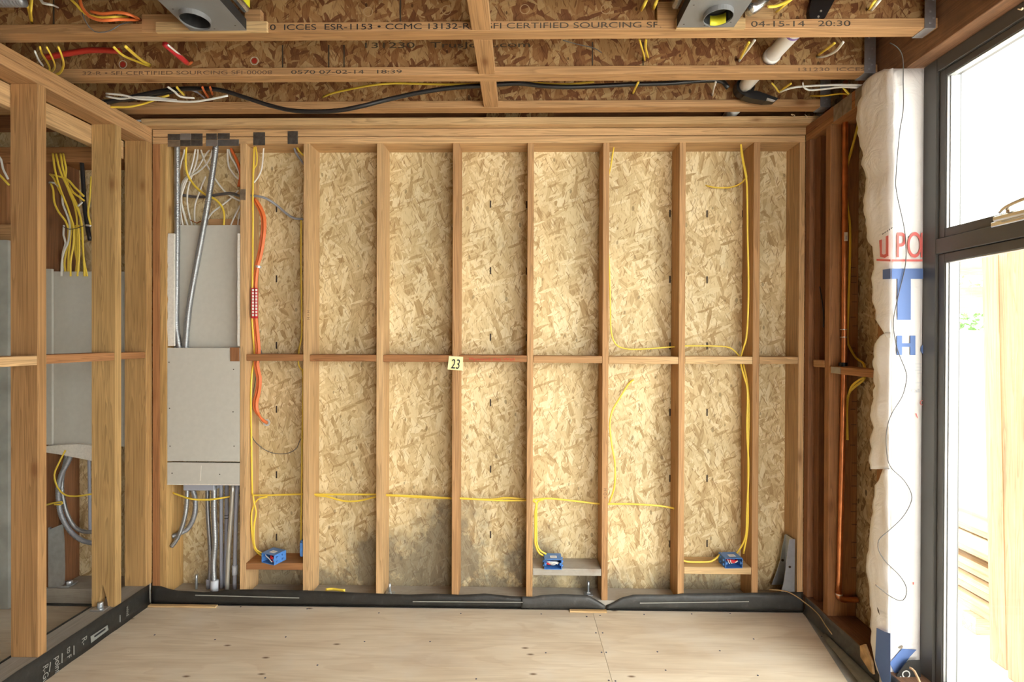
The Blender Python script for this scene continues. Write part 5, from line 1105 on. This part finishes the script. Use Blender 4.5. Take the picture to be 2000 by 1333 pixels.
pas([(1583, 187, YwC-.01), (1610, 187, 2.56), (1640, 183, 2.5), (1655, 184, 2.46), (1662, 188, 2.44)], YEL, 'yellow cable arching to the right wall top plate, lower one', .0062)
pas([(1642, 164, 2.42), (1650, 175, 2.42), (1662, 188, 2.44)], YEL, 'yellow cable dropping to the right wall top plate')
pas([(255, 236, 2.76), (290, 236, 2.75), (320, 236.5, 2.75), (345, 235, 2.75)], WHT, 'white cable lying on the ceiling nailer in the left corner')
# top left cluster before the first joist
yt = 1.90
pas([(46, -5, yt), (55, 15, yt), (62, 44, YwA-.01)], YEL, 'yellow cable at the top left edge, left of two', .006)
pas([(62, -5, yt), (60, 20, yt), (62, 40, YwA-.01)], YEL, 'yellow cable at the top left edge, right of two', .006)
pas([(78, -5, yt), (84, 6, yt), (100, 9, yt), (112, 14, YwA-.01)], WHT, 'white cable end at the top left edge')
pas([(155, -6, yt), (160, 14, yt), (175, 32, yt), (200, 40, yt-.01), (230, 38, yt), (272, 39, YwA-.01)], ORA, 'orange cable loop at the top left, lower strand', .0062, .8)
pas([(178, 22, yt), (200, 27, yt), (228, 24, yt), (252, 28, yt), (274, 38, YwA-.01)], ORA, 'orange cable loop at the top left, upper strand', .0062, .8)
pas([(136, -4, yt), (150, 10, yt), (165, 26, yt), (190, 34, yt), (225, 33, yt), (250, 32, YwA-.01)], YEL, 'yellow cable beside the orange loop at the top left', .005)
pas([(158, 10, yt), (166, 40, yt), (185, 62, yt+.02), (215, 60, yt+.02), (235, 48, yt+.03), (258, 42, YwA-.01)], WIREG, 'thin dark wire hanging under the orange loop at the top left', .002, 1)
pas([(1265, -6, yt), (1258, 10, yt), (1252, 20, YwA-.01)], YEL, 'yellow cable at the top edge left of the right downlight, left of two', .006)
pas([(1285, -6, yt), (1280, 8, yt), (1276, 18, YwA-.01)], YEL, 'yellow cable at the top edge left of the right downlight, right of two', .006)
pas([(1713, -4, yt), (1704, 8, yt), (1698, 18, YwA-.01)], YEL, 'yellow cable at the top edge beside the joist hanger')
pas([(1722, -4, yt), (1712, 8, yt), (1702, 20, YwA-.01)], WHT, 'white cable at the top edge beside the joist hanger')
tag(tube('flexible_duct', [at(-30, 2, 1.8), at(20, 2, 1.8), at(45, 2, 1.8)], .02, FLEXG, None, 12, ribs=(.012, .003)), 'ribbed grey duct end at the very top left edge', 'duct')
# white drain pipe with black fittings
xpz = (X_(1530, 2.20), at(1530, 100, 2.2).z); zp = NAILT+FT+.046; xpp = X_(1512, YwB)
xpp = at(1533, 100, 2.2).x
dp = tag(empty('drain_pipe', (xpp, 2.2, zp)), 'white plastic drain pipe with a purple ring passing through the joists', 'pipe')
tube('pipe_run', [(xpp+.005, 2.009, zp), (xpp, 2.3, zp), (xpp-.004, 2.64, zp)], .032, PVCW, dp, 20, .05)
ring('primer_ring', (xpp+.003, 2.13, zp), (0, 1, 0), .0321, .0326, .012, PURP, dp, 24)
tube('coupling', [(xpp-.001, 2.30, zp), (xpp-.001, 2.325, zp)], .037, PVCW, dp, 20, .05)
tube('lower_stub', [(xpp-.003, 2.42, zp-.002), (xpp-.004, 2.585, zp-.004)], .0325, PVCW, dp, 20, .05)
bf = tag(empty('pipe_fitting', (xpp, 2.6, zp)), 'black plastic pipe fitting with a metal clamp under the white pipe', 'fitting')
ring('fitting_cup', (xpp-.004, 2.57, zp-.006), (0, 1, 0), .0335, .046, .045, ABS, bf, 20)
pp = [at(x, y, 2.56) for x, y in ((1462, 178), (1478, 178), (1520, 193), (1515, 197), (1495, 198), (1470, 194), (1452, 188))]
prism('fitting_arm', [(q.x, q.z) for q in pp], 'y', 2.555, 2.60, ABS, bf); pp = [at(x, y, 2.55) for x, y in ((1498, 192), (1514, 197), (1511, 199), (1497, 196))]
prism('clamp', [(q.x, q.z) for q in pp], 'y', 2.545, 2.554, LIGHTSTEEL, bf)
tf = tag(empty('pipe_fitting', at(1605, 20, 1.92)), 'black plastic fitting hanging at the top edge near the beam', 'fitting')
pp = [at(x, y, 1.976) for x, y in ((1588, -12), (1636, -12), (1626, 8), (1612, 34), (1598, 37), (1582, 36), (1580, 22))]
prism('fitting_arm', [(q.x, q.z) for q in pp], 'y', 1.976, 1.995, ABS, tf)
p = at(1603, 22, 1.975); ring('clamp_screw', p, (0, -1, 0), .001, .004, .003, EMT, tf, 10); p = at(1598, 33, 1.975); ring('clamp_screw', p, (0, -1, 0), .001, .004, .003, EMT, tf, 10)
tag(tube('white_pipe_stub', [(X_(1430, 2.78), 2.74, NAILT+.045), (X_(1430, 2.78), 2.86, NAILT+.045)], .030, PVCW, None, 16), 'white pipe end just visible above the ceiling nailer', 'pipe')
# foam and sawdust tufts by the holes, and curled shavings
def shaving(px, py, Y, lab, s=.012, mat=None):
    p = at(px, py, Y); pts = [p+Vector((random.uniform(-1, 1)*s, -.004*k, random.uniform(-1, .6)*s)) for k in range(5)]
    tag(tube('wood_shaving', pts, .0022, mat or plain('shaving', (.75, .58, .36), .8), None, 5, .006, .4), lab, 'shaving', 'curled shavings stuck to the framing')
shaving(1548, 226, Y0-.05, 'curled pale shaving on the edge of the third joist, left of two'); shaving(1574, 227, Y0-.05, 'curled pale shaving on the edge of the third joist, right of two'); shaving(1988, 20, 1.6, 'small pale debris dangling from the window head', .01)
